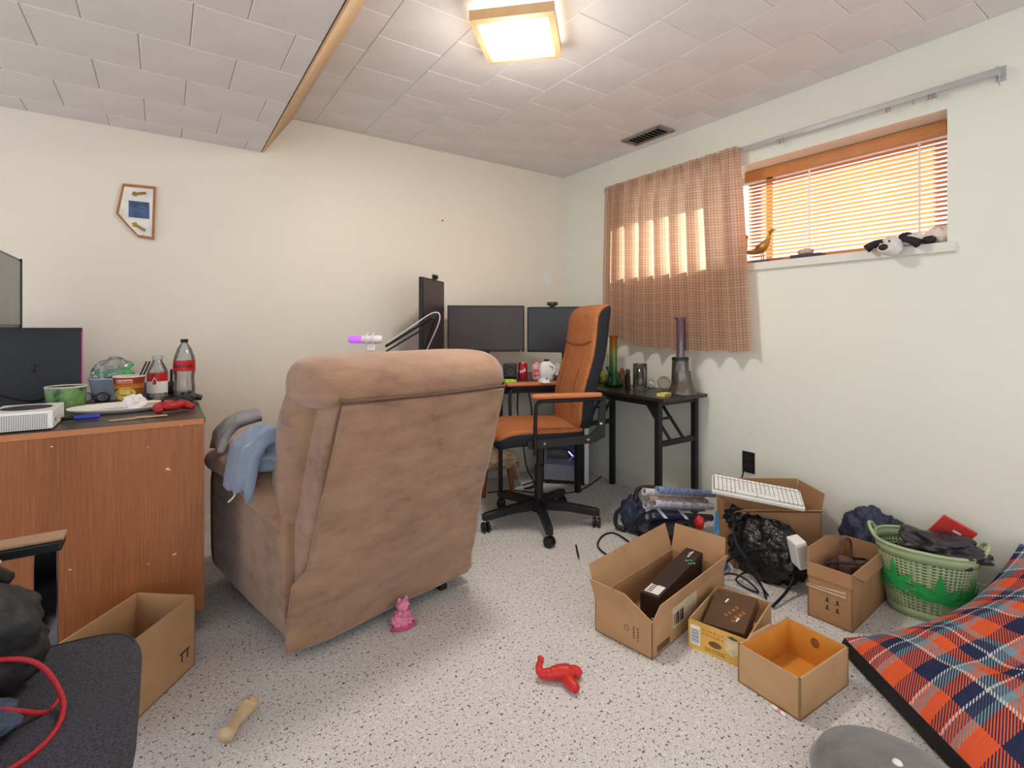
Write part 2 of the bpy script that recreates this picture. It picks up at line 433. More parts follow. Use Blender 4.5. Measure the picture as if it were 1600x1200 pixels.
# curtain
def curtain_mat():
    m = bpy.data.materials.new('checked_curtain'); m.use_nodes = True; t = NT(m); b = t.n['Principled BSDF']
    c = t.new('ShaderNodeTexCoord'); s = t.new('ShaderNodeSeparateXYZ'); t.l.new(c.outputs['UV'], s.inputs[0])
    u = t.math('MULTIPLY', s.outputs[0], 1.75); v = t.math('MULTIPLY', s.outputs[1], 1.15)   # metres of cloth
    def band(x, per, w, off=0):
        return t.math('LESS_THAN', t.math('FRACT', t.math('ADD', t.math('DIVIDE', x, per), off)), w)
    base = t.mix(t.noise(t.coord('UV', (60, 60, 1)), 3, 3), lin((222, 198, 180)), lin((206, 178, 160)))
    a = t.mix(t.math('MULTIPLY', band(u, .055, .34), .5), base, lin((240, 224, 204)))
    a = t.mix(t.math('MULTIPLY', band(v, .060, .25), .35), a, lin((240, 224, 204)))
    a = t.mix(t.math('MULTIPLY', band(u, .0155, .30), .5), a, lin((132, 98, 90)))
    a = t.mix(t.math('MULTIPLY', band(v, .0165, .30), .5), a, lin((132, 98, 90)))
    t.l.new(a, b.inputs['Base Color']); b.inputs['Roughness'].default_value = .9; b.inputs['Specular IOR Level'].default_value = .1
    tl = t.new('ShaderNodeBsdfTranslucent'); t.l.new(t.mix(.35, a, lin((255, 206, 170))), tl.inputs[0])
    mx = t.new('ShaderNodeMixShader'); mx.inputs[0].default_value = .7
    t.l.new(b.outputs[0], mx.inputs[1]); t.l.new(tl.outputs[0], mx.inputs[2]); t.l.new(mx.outputs[0], t.n['Material Output'].inputs[0]); return m
cur = thing('curtain', 'pleated brown checked curtain drawn over half the window', 'curtain', (0, 0, 0))
def cfn(u, v):      # u along the rod from the corner, v downwards
    y = 2.70-1.055*u-.07*v*u+.02*v*(1-u)
    pl_ = math.sin(u*2*math.pi*8.5); fall = min(1, v*5)
    x = 2.695+(.018+.020*fall)*pl_+.012*noise.noise(Vector((u*6, v*2, 3)))*fall
    if v < .09: x += .010*math.sin(u*2*math.pi*25.5)*(1-v/.09*.6)
    zb = 1.14-.135*min(1, u*3)**.6
    z = 2.178+.012*max(0, math.sin(u*2*math.pi*8.5+.6))*(1-v)
    return Vector((min(x, 2.735), y+.012*math.cos(u*2*math.pi*8.5)*fall, z+(zb-z)*v+.006*math.sin(u*40)*v))
obj('cloth', sheet(cfn, 150, 50), curtain_mat(), cur, True)
for k in range(9):
    u = (k+.25)/8.5
    if u < 1:
        q = cfn(u, 0); obj('hook', tube(B(), [(q.x+.01, q.y, q.z-.03), (q.x+.016, q.y, q.z), (2.733, q.y, rz-.005)], .002, 6), rodm, cur)

# wooden blind
bl = thing('venetian_blind', 'orange wood venetian blind glowing in the window recess', 'blind', (2.955, 0, 0))
m = bpy.data.materials.new('blind_wood'); m.use_nodes = True; t = NT(m); b_ = t.n['Principled BSDF']
bc = t.ramp(t.noise(t.coord('Object', (30, 1.5, 30)), 4, 4), [(.3, (218, 142, 78)), (.7, (236, 172, 104))])
t.l.new(bc, b_.inputs['Base Color']); b_.inputs['Roughness'].default_value = .4
tl = t.new('ShaderNodeBsdfTranslucent'); t.l.new(bc, tl.inputs[0]); mx = t.new('ShaderNodeMixShader'); mx.inputs[0].default_value = .6
t.l.new(b_.outputs[0], mx.inputs[1]); t.l.new(tl.outputs[0], mx.inputs[2]); t.l.new(mx.outputs[0], t.n['Material Output'].inputs[0])
blm = m
rail_m = pm('blind_rail_wood', (206, 136, 78), .4, var=.06, stretch=(20, 1, 20))
ya, yb = .775, 1.74
bm = B(); bb(-.03, .03, ya, yb, 2.045, 2.088, bm, .003); bb(-.042, -.03, ya, yb, 2.025, 2.088, bm, .003); obj('headrail', bm, rail_m, bl)
bm = sheet(lambda u, v: Vector(((u-.5)*.034, (v-.5)*(yb-ya), .003*(1-(2*u-1)**2))), 6, 1); slat_me = None
ns = 21
for k in range(ns):
    z = 2.012-k*.0218
    if slat_me is None:
        o = obj('slat', bm, blm, bl, True); slat_me = o.data
    else:
        o = bpy.data.objects.new('slat', slat_me); COL.objects.link(o); o.parent = bl
    o.location = (0, (ya+yb)/2, z); o.rotation_euler = (0, math.radians(9), 0)
obj('bottom_rail', bb(-.016, .016, ya, yb, 1.538, 1.554, None, .003), rail_m, bl)
for px in (1265, 1437):
    q = atX(px, 300, 2.94)
    bm = tube(B(), [(-.018, q.y, 2.03), (-.018, q.y, 1.55)], .003, 6)
    for k in range(ns): bx(bm, (-.019, q.y, 2.012-k*.0218), (.004, .012, .010))
    obj('ladder_cord', bm, pm('cord_white', (245, 242, 236), .7, var=.01), bl)

# ------------------------------------------------------------------ recliner (local: x right, y towards its front)
def suede():
    m = bpy.data.materials.new('brown_suede'); m.use_nodes = True; t = NT(m); b = t.n['Principled BSDF']
    v = t.coord('Object')
    f = t.math('ADD', t.math('MULTIPLY', t.noise(v, 3.2, 5, .65), .6), t.math('MULTIPLY', t.noise(t.coord('Object', (1, 1, 2.5)), 9, 4, .6), .4))
    t.l.new(t.ramp(f, [(.34, (120, 90, 72)), (.46, (150, 116, 94)), (.6, (164, 130, 106))]), b.inputs['Base Color'])
    b.inputs['Roughness'].default_value = .9; b.inputs['Specular IOR Level'].default_value = .15; b.inputs['Sheen Weight'].default_value = .35
    h = t.math('ADD', t.noise(t.coord('Object', (1, 1, 3)), 5, 4), t.math('MULTIPLY', t.noise(v, 300, 2), .06))
    t.l.new(t.bump(h, .45, .03), b.inputs['Normal']); return m
sued = suede()
piping = pm('dark_piping', (112, 80, 64), .9, var=.03)
rec = thing('recliner', 'large brown suede recliner armchair seen from behind', 'armchair', (.74, 1.93, 0), math.radians(8))
def yr(z): return -.30*max(0, (z-.10))/.825
def wob(p, a=.006, f=5): return p+Vector((noise.noise(p*f), noise.noise(p*f+Vector((9, 0, 0))), noise.noise(p*f+Vector((0, 9, 0)))))*a
R_ = []
for z, hw, th in ((.20, .372, .10), (.36, .366, .12), (.5, .358, .13), (.65, .350, .14), (.8, .343, .14), (.88, .338, .14), (.93, .33, .13)):
    R_.append([wob(p) for p in sring(0, yr(z)+th, z, hw, th, 9, 56)])
obj('back_shell', loft(B(), R_), sued, rec, True)
# skirt hanging below the rear panel, flaring at the left corner
def skirt(u, v):
    z = .905-.865*v
    hw = .333+.03*min(1, (.905-z)/.57)+(.042*min(1, max(0, (.335-z)/.05)) if u < .5 else .02*max(0, (.335-z)/.3))
    x = hw*(2*u-1); low = max(0, (v-.45)/.55)
    y = yr(z)-.010-.012*low+.012*math.sin(u*9+v*3)*low+.010*noise.noise(Vector((u*3, v*3, 1)))-.012*math.sin(u*math.pi)*math.sin(v*math.pi)
    y += .006*noise.noise(Vector((u*3+v*6, v*14, 4)))
    return Vector((x, y, z+.07*max(0, v-.3)*u**3))
obj('rear_panel', sheet(skirt, 48, 60), sued, rec, True, solid=.012)
R_ = []
for z, hw, th in ((.40, .36, .10), (.46, .395, .125), (.56, .405, .135), (.7, .405, .14), (.84, .40, .14), (.93, .39, .13), (.97, .37, .11)):
    R_.append([wob(p, .012, 4) for p in sring(0, yr(z)+.13+th, z, hw, th, 4, 56)])
obj('back_cushion', loft(B(), R_), sued, rec, True)
# head roll: lofted along x
R_ = []
for x, k in ((-.405, .45), (-.395, .70), (-.37, .88), (-.33, .97), (-.22, 1.0), (0, 1.05), (.2, 1.0), (.31, .96), (.355, .85), (.375, .62), (.38, .42)):
    ring = []
    for j in range(32):
        a = 2*math.pi*j/32; ca, sa = math.cos(a), math.sin(a)
        ring.append(wob(Vector((x, -.115+.195*k*math.copysign(abs(ca)**.72, ca), .945+.012*(1-k)+(.112 if sa > 0 else .07)*k*math.copysign(abs(sa)**.8, sa))), .014, 6))
    R_.append(ring)
obj('head_cushion', loft(B(), R_), sued, rec, True, sub=1)
pp = [(-.338, yr(.35)-.004, .35), (-.345, yr(.6)-.004, .6), (-.335, yr(.9)-.006, .9), (-.31, yr(.925)-.012, .918), (0, yr(.925)-.014, .914), (.31, yr(.925)-.012, .918), (.335, yr(.9)-.006, .9), (.345, yr(.6)-.004, .6), (.352, yr(.35)-.004, .35)]
obj('seam_piping', tube(B(), pp, .0045, 6, 5), piping, rec, True)
for s in (-1, 1):
    # arm: body that flares outwards to the front, padded roll on top
    R_ = []
    for y, w, zt in ((.00, .03, .34), (.04, .075, .47), (.12, .10, .56), (.28, .115, .60), (.55, .12, .61), (.72, .12, .60), (.80, .10, .56)):
        xo = s*(.40+.06*min(1, y/.7)); cx_ = xo-s*w
        ring = []
        for j in range(28):
            a = 2*math.pi*j/28; ca, sa = math.cos(a), math.sin(a)
            ring.append(wob(Vector((cx_+w*math.copysign(abs(ca)**.35, ca), y, (zt+.05)/2+(zt-.05)/2*math.copysign(abs(sa)**.35, sa))), .008, 5))
        R_.append(ring)
    arm = obj('arm', loft(B(), R_), sued, rec, True)
    R_ = []
    for y, w, zt in ((.05, .05, .47), (.10, .095, .56), (.18, .12, .615), (.32, .135, .645), (.55, .14, .655), (.72, .135, .65), (.81, .11, .62), (.85, .07, .58)):
        xo = s*(.345+.02*min(1, y/.7)); h = .075 if y > .1 else .05
        R_.append([wob(Vector((xo+w*math.cos(2*math.pi*j/24), y, zt-h+h*math.sin(2*math.pi*j/24)*1.05)), .012, 6) for j in range(24)])
    obj('arm_pad', loft(B(), R_), sued, arm, True)
R_ = [[wob(p, .01, 4) for p in sring(0, .44, z, hx, hy, 5, 40)] for z, hx, hy in ((.26, .26, .33), (.30, .275, .36), (.42, .275, .36), (.47, .25, .33))]
obj('seat_cushion', loft(B(), R_), sued, rec, True)
obj('footrest', bx(B(), (0, .80, .27), (.55, .09, .36), None, .03), sued, rec, True)
bm = B()
for s in (-1, 1): bx(bm, (s*.27, .38, .022), (.035, .72, .03)); bx(bm, (s*.27, .38, .10), (.02, .6, .12))
bx(bm, (0, .06, .03), (.58, .03, .03)); bx(bm, (0, .66, .03), (.58, .03, .03))
obj('base_frame', bm, black_mt, rec)
bm = tube(B(), [(-.26, .015, .035), (-.1, .012, .045), (.1, .02, .06), (.27, .03, .05)], .012, 6, 4)
obj('rear_bar', bm, black_mt, rec, True)

# grey-blue sweater over its left arm
clm = pm('grey_blue_fleece', (132, 146, 170), .95, var=.04, vscale=20, bump=.5, bscale=35, bdist=.008, sheen=.3, spec=.1)
jm = Matrix.Translation((.74, 1.93, 0)) @ Matrix.Rotation(math.radians(8), 4, 'Z')
def jf(u, v):
    a = -1.25+2.7*u; w = .142+.016*noise.noise(Vector((u*4, v*4, 2)))
    y = .10+.30*v+.03*noise.noise(Vector((u*3, v*2, 7)))
    x = -.355+w*math.sin(a); z = .585+w*math.cos(a)*.85+.03
    if a < -.9: z -= .12*(-.9-a)/.35
    z += .045*max(0, noise.noise(Vector((u*5, v*4, 11))))+.025*math.exp(-((v-.25)/.2)**2)
    return jm @ Vector((x, y, z))
sw = thing('sweater', 'grey blue fleece sweater thrown over the recliner arm', 'clothing')
obj('body', sheet(jf, 40, 30), clm, sw, True, solid=.022)
bm = lump((-.36, .20, .685), (.095, .13, .075), 91, .3, 2.2, None, 5, .05, 3.5); bmesh.ops.transform(bm, matrix=jm, verts=bm.verts[:]); obj('bunched_fold', bm, clm, sw, True)
def sf(u, v):
    a = -1.45+1.5*u; w = .165+.012*noise.noise(Vector((u*5, v*5, 31)))
    return jm @ Vector((-.355+w*math.sin(a)*.85, .45+.13*v+.02*math.sin(u*4), .60+w*math.cos(a)*.85+.03+.02*math.sin(v*math.pi)))
obj('sleeve', sheet(sf, 20, 10), pm('grey_fleece', (150, 150, 152), .95, var=.04, bump=.5, bscale=35, bdist=.008, spec=.1), sw, True, solid=.03)
obj('drawstring', tube(B(), [jf(.02, .5), jf(.02, .5)+Vector((-.01, -.01, -.03)), jf(.02, .5)+Vector((-.03, -.02, -.045))], .003, 6, 5), paper, sw, True)

# ------------------------------------------------------------------ office chair (local: x forward, y left)
oc = thing('office_chair', 'high-backed tan and black swivel office chair with armrests', 'office chair', (1.818, 2.367, 0), math.radians(159.4))
orange = pm('tan_fabric', (172, 108, 66), .8, var=.05, vscale=25, bump=.25, bscale=420, bdist=.001, stretch=(1, 1, 1), spec=.2)
ochar = pm('charcoal_fabric', (42, 44, 50), .9, var=.06, vscale=60, bump=.2, bscale=500, spec=.2)
base_off = math.radians(-159.4)
hub = obj('hub', lathe(B(), [(.03, .07), (.045, .075), (.045, .135), (.03, .15)], 20), black_mt, oc, 'auto')
for k in range(5):
    a = base_off+math.radians(26+72*k); d = Vector((math.cos(a), math.sin(a), 0)); n_ = Vector((-d.y, d.x, 0))
    bm = B(); rings = []
    for s, w, zt, zb in ((.03, .022, .142, .085), (.18, .021, .128, .085), (.335, .019, .108, .068), (.352, .017, .1, .07)):
        p = d*s; rings.append([bm.verts.new(p+n_*w+Vector((0, 0, zb))), bm.verts.new(p+n_*w+Vector((0, 0, zt-.006))), bm.verts.new(p+n_*w*.7+Vector((0, 0, zt))),
                               bm.verts.new(p-n_*w*.7+Vector((0, 0, zt))), bm.verts.new(p-n_*w+Vector((0, 0, zt-.006))), bm.verts.new(p-n_*w+Vector((0, 0, zb)))])
    skin(bm, rings); leg = obj('leg', bm, black_mt, oc)
    ca = a+random.uniform(.6, 2.2); cd = Vector((math.cos(ca), math.sin(ca), 0)); cn = Vector((-cd.y, cd.x, 0)); c = d*.335+Vector((0, 0, .0285))
    bm = B()
    for s in (-.013, .013):
        M = Matrix.Translation(c+cn*s) @ frame_of((0, 0, 0), cd, (0, 0, 1))
        lathe(bm, [(.022, -.009), (.0285, -.006), (.0285, .006), (.022, .009)], 18, (0, 0, 0), M)
    cas = obj('caster', bm, black_pl, leg, 'auto')
obj('gas_lift', lathe(B(), [(.026, .13), (.026, .34), (.014, .34), (.014, .50)], 18), black_mt, oc, 'auto')
obj('tilt_mechanism', bx(bx(B(), (0, 0, .505), (.22, .16, .05), None, .01), (.15, 0, .49), (.05, .05, .07), None, .01), black_mt, oc)
# seat: charcoal shell, tan top
def seat_rings(top):
    out = []
    for x, zt, hw, th in ((-.21, .590, .20, .05), (-.19, .595, .225, .07), (-.05, .597, .245, .085), (.12, .602, .25, .09), (.22, .598, .245, .09), (.27, .578, .235, .08), (.298, .545, .215, .05)):
        ring = []
        for j in range(28):
            a = 2*math.pi*j/28; ca, sa = math.cos(a), math.sin(a)
            if top: y = (hw-.006)*math.copysign(abs(ca)**.5, ca); z = zt-.02+(.022+.004*math.cos(y*20))*math.copysign(abs(sa)**.5, sa)
            else: y = hw*math.copysign(abs(ca)**.4, ca); z = zt-.012-th/2+th/2*math.copysign(abs(sa)**.4, sa)
            ring.append(Vector((x, y, z)))
        out.append(ring)
    return out
seat = obj('seat', loft(B(), seat_rings(False)), ochar, oc, True, sub=1)
obj('seat_top', loft(B(), seat_rings(True)), orange, seat, True, sub=1)
# backrest: lofted upwards; front tan, sides and rear charcoal
prof = [(.56, -.155, .20), (.62, -.165, .215), (.72, -.166, .225), (.80, -.175, .23), (.90, -.208, .23), (1.0, -.238, .228), (1.1, -.252, .225), (1.18, -.258, .222), (1.235, -.272, .215), (1.268, -.305, .20), (1.275, -.335, .185)]
def back_rings(front):
    out = []
    for z, xf, hw in prof:
        th = .10 if z < 1.24 else .07
        if z > 1.27: th = .03
        if front: xc, hx, w = xf-.014-(.02 if z > 1.26 else 0), .018+(.02 if z > 1.26 else 0), hw-.004
        else: xc, hx, w = xf-.008-th/2, th/2, hw
        ring = []
        for j in range(28):
            a = 2*math.pi*j/28; ca, sa = math.cos(a), math.sin(a)
            ring.append(Vector((xc+hx*math.copysign(abs(ca)**.5, ca), w*math.copysign(abs(sa)**.4, sa), z+(.007 if front and z > 1.2 else 0))))
        out.append(ring)
    return out
back = obj('backrest', loft(B(), back_rings(False)), ochar, oc, True, sub=1)
obj('backrest_front', loft(B(), back_rings(True)), orange, back, True, sub=1)
# tan cap that rolls over the top edge
bm = B(); R_ = []
for x, z in ((-.252, 1.20), (-.258, 1.245), (-.285, 1.278), (-.325, 1.286), (-.352, 1.272)):
    R_.append([Vector((x, y, z+dz)) for y, dz in ((-.2, -.012), (-.16, 0), (0, .003), (.16, 0), (.2, -.012))])
skin(bm, [[bm.verts.new(p) for p in r] for r in R_], False, False)
bm.free()
st = pm('seam_thread', (150, 78, 40), .8)
obj('head_seam', tube(B(), [(-.242, -.205, 1.075), (-.236, -.12, 1.055), (-.234, 0, 1.05), (-.236, .12, 1.055), (-.242, .205, 1.075)], .0025, 6, 5), st, back, True)
for y in (-.12, .12):
    obj('stitch_line', tube(B(), [(xf+.0055, y, z) for z, xf, hw in prof[1:6]], .0018, 6, 3), st, back, True)
for s in (-1, 1):
    bm = B()
    slab(bm, [(.14, s*.262, .545), (.14, s*.262, .500), (-.235, s*.262, .515), (-.30, s*.262, .545), (-.305, s*.262, .77), (-.275, s*.262, .77), (-.255, s*.262, .60), (-.215, s*.262, .56)], .012)
    fr = obj('side_frame', bm, black_mt, oc)
    for x, z in ((.05, .525), (-.20, .535), (-.275, .62)):
        obj('bolt', lathe(B(), [(.008, 0), (.008, .003), (.005, .005)], 10, (x, s*.269, z), rot(-s*math.pi/2)), chrome, fr)
    bm = B(); w = .011
    tube(bm, [(.105, s*.277, .47), (.105, s*.282, .60), (.105, s*.29, .70), (.098, s*.29, .74), (.07, s*.29, .757), (0, s*.29, .757), (-.29, s*.282, .757)], w, 8, 5)
    obj('arm_tube', bm, black_mt, oc, True)
    R_ = []
    for x, w_, h in ((.128, .012, .006), (.122, .022, .012), (.10, .027, .015), (0, .027, .015), (-.22, .025, .014), (-.262, .02, .012), (-.27, .01, .006)):
        R_.append([Vector((x, s*.29+w_*math.cos(2*math.pi*j/16), .782+h*math.copysign(abs(math.sin(2*math.pi*j/16))**.6, math.sin(2*math.pi*j/16)))) for j in range(16)])
    obj('armrest', loft(B(), R_), pm('arm_leather', (196, 120, 74), .5, var=.03), oc, True)

# ------------------------------------------------------------------ big cabinet at the left
cabm = bpy.data.materials.new('oak_veneer'); cabm.use_nodes = True; t = NT(cabm); b_ = t.n['Principled BSDF']
g1 = t.noise(t.coord('Object', (90, 90, 2.2)), 2.2, 6, .7); g2 = t.noise(t.coord('Object', (5, 5, .7)), 1.3, 2)
cc = t.ramp(t.math('ADD', t.math('MULTIPLY', g1, .65), t.math('MULTIPLY', g2, .35)), [(.36, (122, 70, 34)), (.52, (150, 88, 46)), (.66, (164, 102, 57))])
chip = t.ramp(t.noise(t.coord('Object', (1, 1, 1.6)), 34, 1), [(.775, (0, 0, 0)), (.785, (255, 255, 255))])
t.l.new(t.mix(chip, cc, lin((226, 196, 166))), b_.inputs['Base Color']); b_.inputs['Roughness'].default_value = .45
CT = .81
cab = thing('cabinet', 'wide oak veneer cabinet with dark top against the back wall', 'cabinet', (-.55, 2.73, 0))
cab.location = (-.55, 2.73, 0)
cx0, cx1, cy0, cy1 = -.75, .675, -.51, .52
obj('side_panel', bb(cx0, cx1, cy0, cy0+.02, .09, CT-.022, None, .001), cabm, cab)
obj('end_panel', bb(cx1-.02, cx1, cy0+.02, cy1, .09, CT-.022), cabm, cab)
obj('end_panel', bb(cx0, cx0+.02, cy0+.02, cy1, .09, CT-.022), cabm, cab)
obj('rear_board', bb(cx0+.02, cx1-.02, cy1-.01, cy1, .09, CT-.022), cabm, cab)
obj('edge_band', bb(cx0, cx1, cy0-.002, cy0+.006, CT-.022, CT-.002), pm('edge_band_wood', (190, 124, 78), .5, var=.04, stretch=(2, 40, 40)), cab)
obj('top', bb(cx0, cx1+.004, cy0+.006, cy1, CT-.022, CT), pm('dark_top', (74, 64, 58), .35, var=.08, vscale=4), cab)
obj('plinth', bb(cx0+.03, cx1-.03, cy0+.03, cy1-.02, 0, .09), pm('dark_plinth', (44, 34, 30), .7), cab)

# ------------------------------------------------------------------ corner desk
DZ = .79
desk = thing('corner_desk', 'dark corner desk carrying three monitors', 'desk')
poly = [(1.15, 3.26), (1.15, 2.73), (1.70, 2.73), (1.90, 2.70), (2.15, 2.595), (2.30, 2.56), (2.76, 2.74), (2.76, 3.26)]
obj('desk_top', slab(B(), [(x, y, DZ-.014) for x, y in poly], .028), pm('desk_laminate', (58, 42, 48), .35, var=.06), desk)
bm = B()
for (x0, y0), (x1, y1) in zip(poly[1:5], poly[2:6]):
    slab(bm, [(x0, y0+.04, DZ-.03), (x1, y1+.04, DZ-.03), (x1, y1+.04, DZ-.075), (x0, y0+.04, DZ-.075)], .015)
obj('apron', bm, black_mt, desk)
for x, y in ((1.19, 2.85), (1.82, 2.78), (1.19, 3.2), (2.70, 3.2), (2.66, 2.95)):
    obj('leg', tube(B(), [(x, y, 0), (x, y, DZ-.028)], .014, 10), black_mt, desk, 'auto')

# ------------------------------------------------------------------ monitors, cameras and things on the desk
scr = pm('dark_screen', (34, 32, 36), .22, var=.03, vscale=2)
scr2 = pm('dusty_screen', (62, 50, 52), .35, var=.05, vscale=5)
def camdir(r, f): return Vector((r*CY+f*SY, -r*SY+f*CY, 0))
def monitor(label, L, R, ztop, h, screen, zfoot=DZ):
    """flat monitor whose screen spans L..R (world xy, as seen from the front)"""
    L, R = Vector((*L, 0)), Vector((*R, 0)); w = (R-L).length; ux = (R-L).normalized(); c = (L+R)/2
    a = math.atan2(ux.y, ux.x); m_ = thing('monitor', label, 'monitor', (c.x, c.y, zfoot), a)
    zt = ztop-zfoot; zb = zt-h
    body = obj('housing', bx(bx(B(), (0, .012, (zt+zb)/2), (w, .026, h), None, .004), (0, .035, (zt+zb)/2), (w*.6, .03, h*.55), None, .012), black_pl, m_)
    obj('screen', bb(-w/2+.012, w/2-.012, -.0025, .0, zb+.018, zt-.012), screen, m_)
    obj('status_light', bb(w/2-.03, w/2-.022, -.003, 0, zb+.006, zb+.009), white_pl, body)
    n = obj('stand_neck', bx(B(), (0, .06, (zt+zb)/2*.5), (.05, .02, (zt+zb)/2), None, .004), black_pl, m_)
    obj('stand_foot', bx(B(), (0, .05, .006), (.22, .17, .012), None, .005), black_pl, m_)
    return m_
def RF(px, F): r = (px-800)/FPX*F; v = camdir(r, F); return (v.x, v.y)
monitor('dark monitor with reddish dusty screen in the middle of the desk', RF(699, 3.50), RF(819.5, 3.54), 1.150+.150, .322, scr2)
monitor('dark monitor behind the tall office chair back', RF(823.5, 3.55), RF(941, 3.40), 1.150+.140, .315, scr)
monitor('tall narrow portrait monitor at the outer end of the desk', RF(660, 3.06), RF(694, 3.43), 1.455, .62, scr2)
def webcam(label, p, a):
    w = thing('webcam', label, 'webcam', p, a)
    obj('body', bx(B(), (0, 0, .018), (.075, .025, .024), None, .008), black_pl, w, True)
    obj('lens', lathe(B(), [(.009, 0), (.009, .004), (.006, .005)], 14, (0, -.012, .018), rot(math.pi/2)), pm('lens_glass', (60, 62, 70), .1), w, 'auto')
    obj('clip', bx(bx(B(), (0, .004, .003), (.04, .03, .006)), (0, .026, -.012), (.035, .006, .03)), black_pl, w)
wx = RF(863, 3.50); webcam('small black webcam clipped on the monitor behind the office chair', (wx[0], wx[1], 1.150+.143), -YAW)
wx = RF(680, 3.28); webcam('small black webcam clipped on the tall portrait monitor', (wx[0], wx[1], 1.458), math.radians(46))
# microphone on a boom arm
mic = thing('microphone', 'white microphone with purple lit head held by a boom arm', 'microphone', (*RF(572, 2.85), 1.08))
mx_ = camdir(1, 0)
whm = pm('mic_white', (236, 232, 238), .4, var=.01)
def along(p0, d, prof, n=20):
    d = Vector(d).normalized(); M = Matrix.Translation(p0) @ d.to_track_quat('Z', 'Y').to_matrix().to_4x4()
    return lathe(B(), prof, n, (0, 0, 0), M)
obj('lit_head', along(-mx_*.10, mx_, [(.001, 0), (.018, .004), (.022, .014), (.022, .075), (.02, .08)]), pm('purple_glow', (190, 110, 230), .4, var=0, emit=(176, 84, 226), estr=.9), mic, True)
obj('body', along(-mx_*.02, mx_, [(.022, 0), (.023, .004), (.022, .10), (.018, .112), (.001, .113)]), whm, mic, 'auto')
for k in (.01, .045):
    bm = B(); M = Matrix.Translation(mx_*k) @ mx_.to_track_quat('Z', 'Y').to_matrix().to_4x4()
    tube(bm, [M @ Vector((.034*math.cos(a), .034*math.sin(a), 0)) for a in [2*math.pi*i/24 for i in range(25)]], .0035, 6)
    obj('shock_ring', bm, whm, mic, True)
obj('bracket', bx(B(), mx_*.03+Vector((0, 0, -.045)), (.05, .03, .04), rot(0, 0, -YAW), .006), whm, mic)
ba = thing('boom_arm', 'black folding boom arm with springs and white cable', 'microphone arm', (0, 0, 0))
e0 = Vector((*RF(603, 2.87), CAM_H-(541-511)/FPX*2.87)); e1 = Vector((*RF(678, 2.86), CAM_H+(511-494)/FPX*2.86)); e2 = Vector((*RF(648, 2.95), DZ+.07))
nrm = camdir(0, 1)*.012
for o_ in (-1, 1):
    obj('upper_strut', tube(B(), [e0+nrm*o_, e1+nrm*o_], .006, 8), black_mt, ba, 'auto')
    obj('lower_strut', tube(B(), [e1+nrm*o_+camdir(.008, 0), e2+nrm*o_], .006, 8), black_mt, ba, 'auto')
obj('upper_strut', tube(B(), [e0+Vector((0, 0, -.03)), e1+Vector((0, 0, -.035))], .005, 8), black_mt, ba, 'auto')
bm = B(); d = (e1-e0); M = d.to_track_quat('Z', 'Y').to_matrix()
tube(bm, [e0+d*(.25+.4*i/90)+M @ Vector((.007*math.cos(i*.9), .007*math.sin(i*.9), 0)) for i in range(91)], .0016, 5)
obj('spring', bm, chrome, ba, True)
obj('elbow', along(e1-nrm*1.6, nrm, [(.016, 0), (.016, .038)], 16), black_pl, ba, 'auto')
obj('desk_clamp', bx(bx(B(), (e2.x, e2.y, DZ+.035), (.03, .03, .07)), (e2.x, e2.y, DZ+.006), (.06, .05, .012)), black_mt, ba)
obj('cable', tube(B(), [e0+Vector((0, 0, .012)), (e0+e1)/2+Vector((0, 0, .02)), e1+Vector((0, 0, .02)), e1+camdir(.03, 0)+Vector((0, 0, -.03)), e2+camdir(.045, 0)+Vector((0, 0, .1)), e2+camdir(.02, 0)], .0032, 6, 6), whm, ba, True)

# speaker, cans, jug, mouse, notes
def dk(px, F): x, y = RF(px, F); return (x, y, DZ)
sp = thing('desk_speaker', 'small black cube speaker on the desk beside the cans', 'speaker', dk(797, 3.42), -YAW)
obj('cabinet_box', bx(B(), (0, 0, .065), (.09, .08, .10), rot(-.15), .008), black_pl, sp)
obj('cone', lathe(B(), [(.032, 0), (.03, .004), (.018, -.004), (.008, .0)], 20, (0, -.044, .066), rot(math.pi/2-.15)), pm('speaker_cone', (52, 50, 52), .6), sp, 'auto')
obj('foot', bx(B(), (0, 0, .008), (.07, .07, .016), None, .004), black_pl, sp)
def can(label, loc, mats, h=.122, r=.032):
    c = thing('drink_can', label, 'can', loc, -YAW)
    obj('body', lathe(B(), [(r*.78, 0), (r*.95, .006), (r, .012), (r, h-.016), (r*.85, h-.004)], 24), mats[0], c, 'auto')
    obj('lid', lathe(B(), [(r*.85, h-.004), (r*.85, h), (r*.78, h-.003), (.002, h-.003)], 24), chrome, c, 'auto')
    obj('pull_tab', bx(B(), (0, 0, h-.001), (.012, .022, .002)), chrome, c)
    return c
def wrap_can(bm, r=.0325):
    for v in bm.verts:
        a = v.co.x/r; rr = r-v.co.y; v.co = Vector((rr*math.sin(a), -rr*math.cos(a), v.co.z))
    return bm
canred = pm('can_red', (170, 34, 46), .3, .4, var=.06, vscale=30)
canwh = pm('can_white_red', (226, 214, 210), .3, .2, var=.1, vscale=22, col2=(196, 60, 62))
c = can('red drink can standing on the desk', dk(817, 3.42), [canred])
obj('script_print', wrap_can(scribble((-.022, 0, .05), (1, 0, .35), (0, 0, 1), 1, 4, .044, .028, 3)), paper, c)
c = can('white and red drink can on the desk', dk(838, 3.45), [canwh])
obj('print_patch', wrap_can(scribble((-.014, 0, .062), (1, 0, 0), (0, 0, 1), 2, 2, .03, .018, 5)), red_pl, c)
jg = thing('plastic_jug', 'white plastic jug with moulded handle on the desk', 'jug', dk(854, 3.42), -YAW)
R_ = [sring(0, 0, z, hx, hy, 3.5, 28) for z, hx, hy in ((0, .04, .03), (.008, .046, .036), (.07, .048, .038), (.10, .046, .036), (.122, .036, .028), (.13, .018, .018))]
obj('body', loft(B(), R_), white_pl, jg, True)
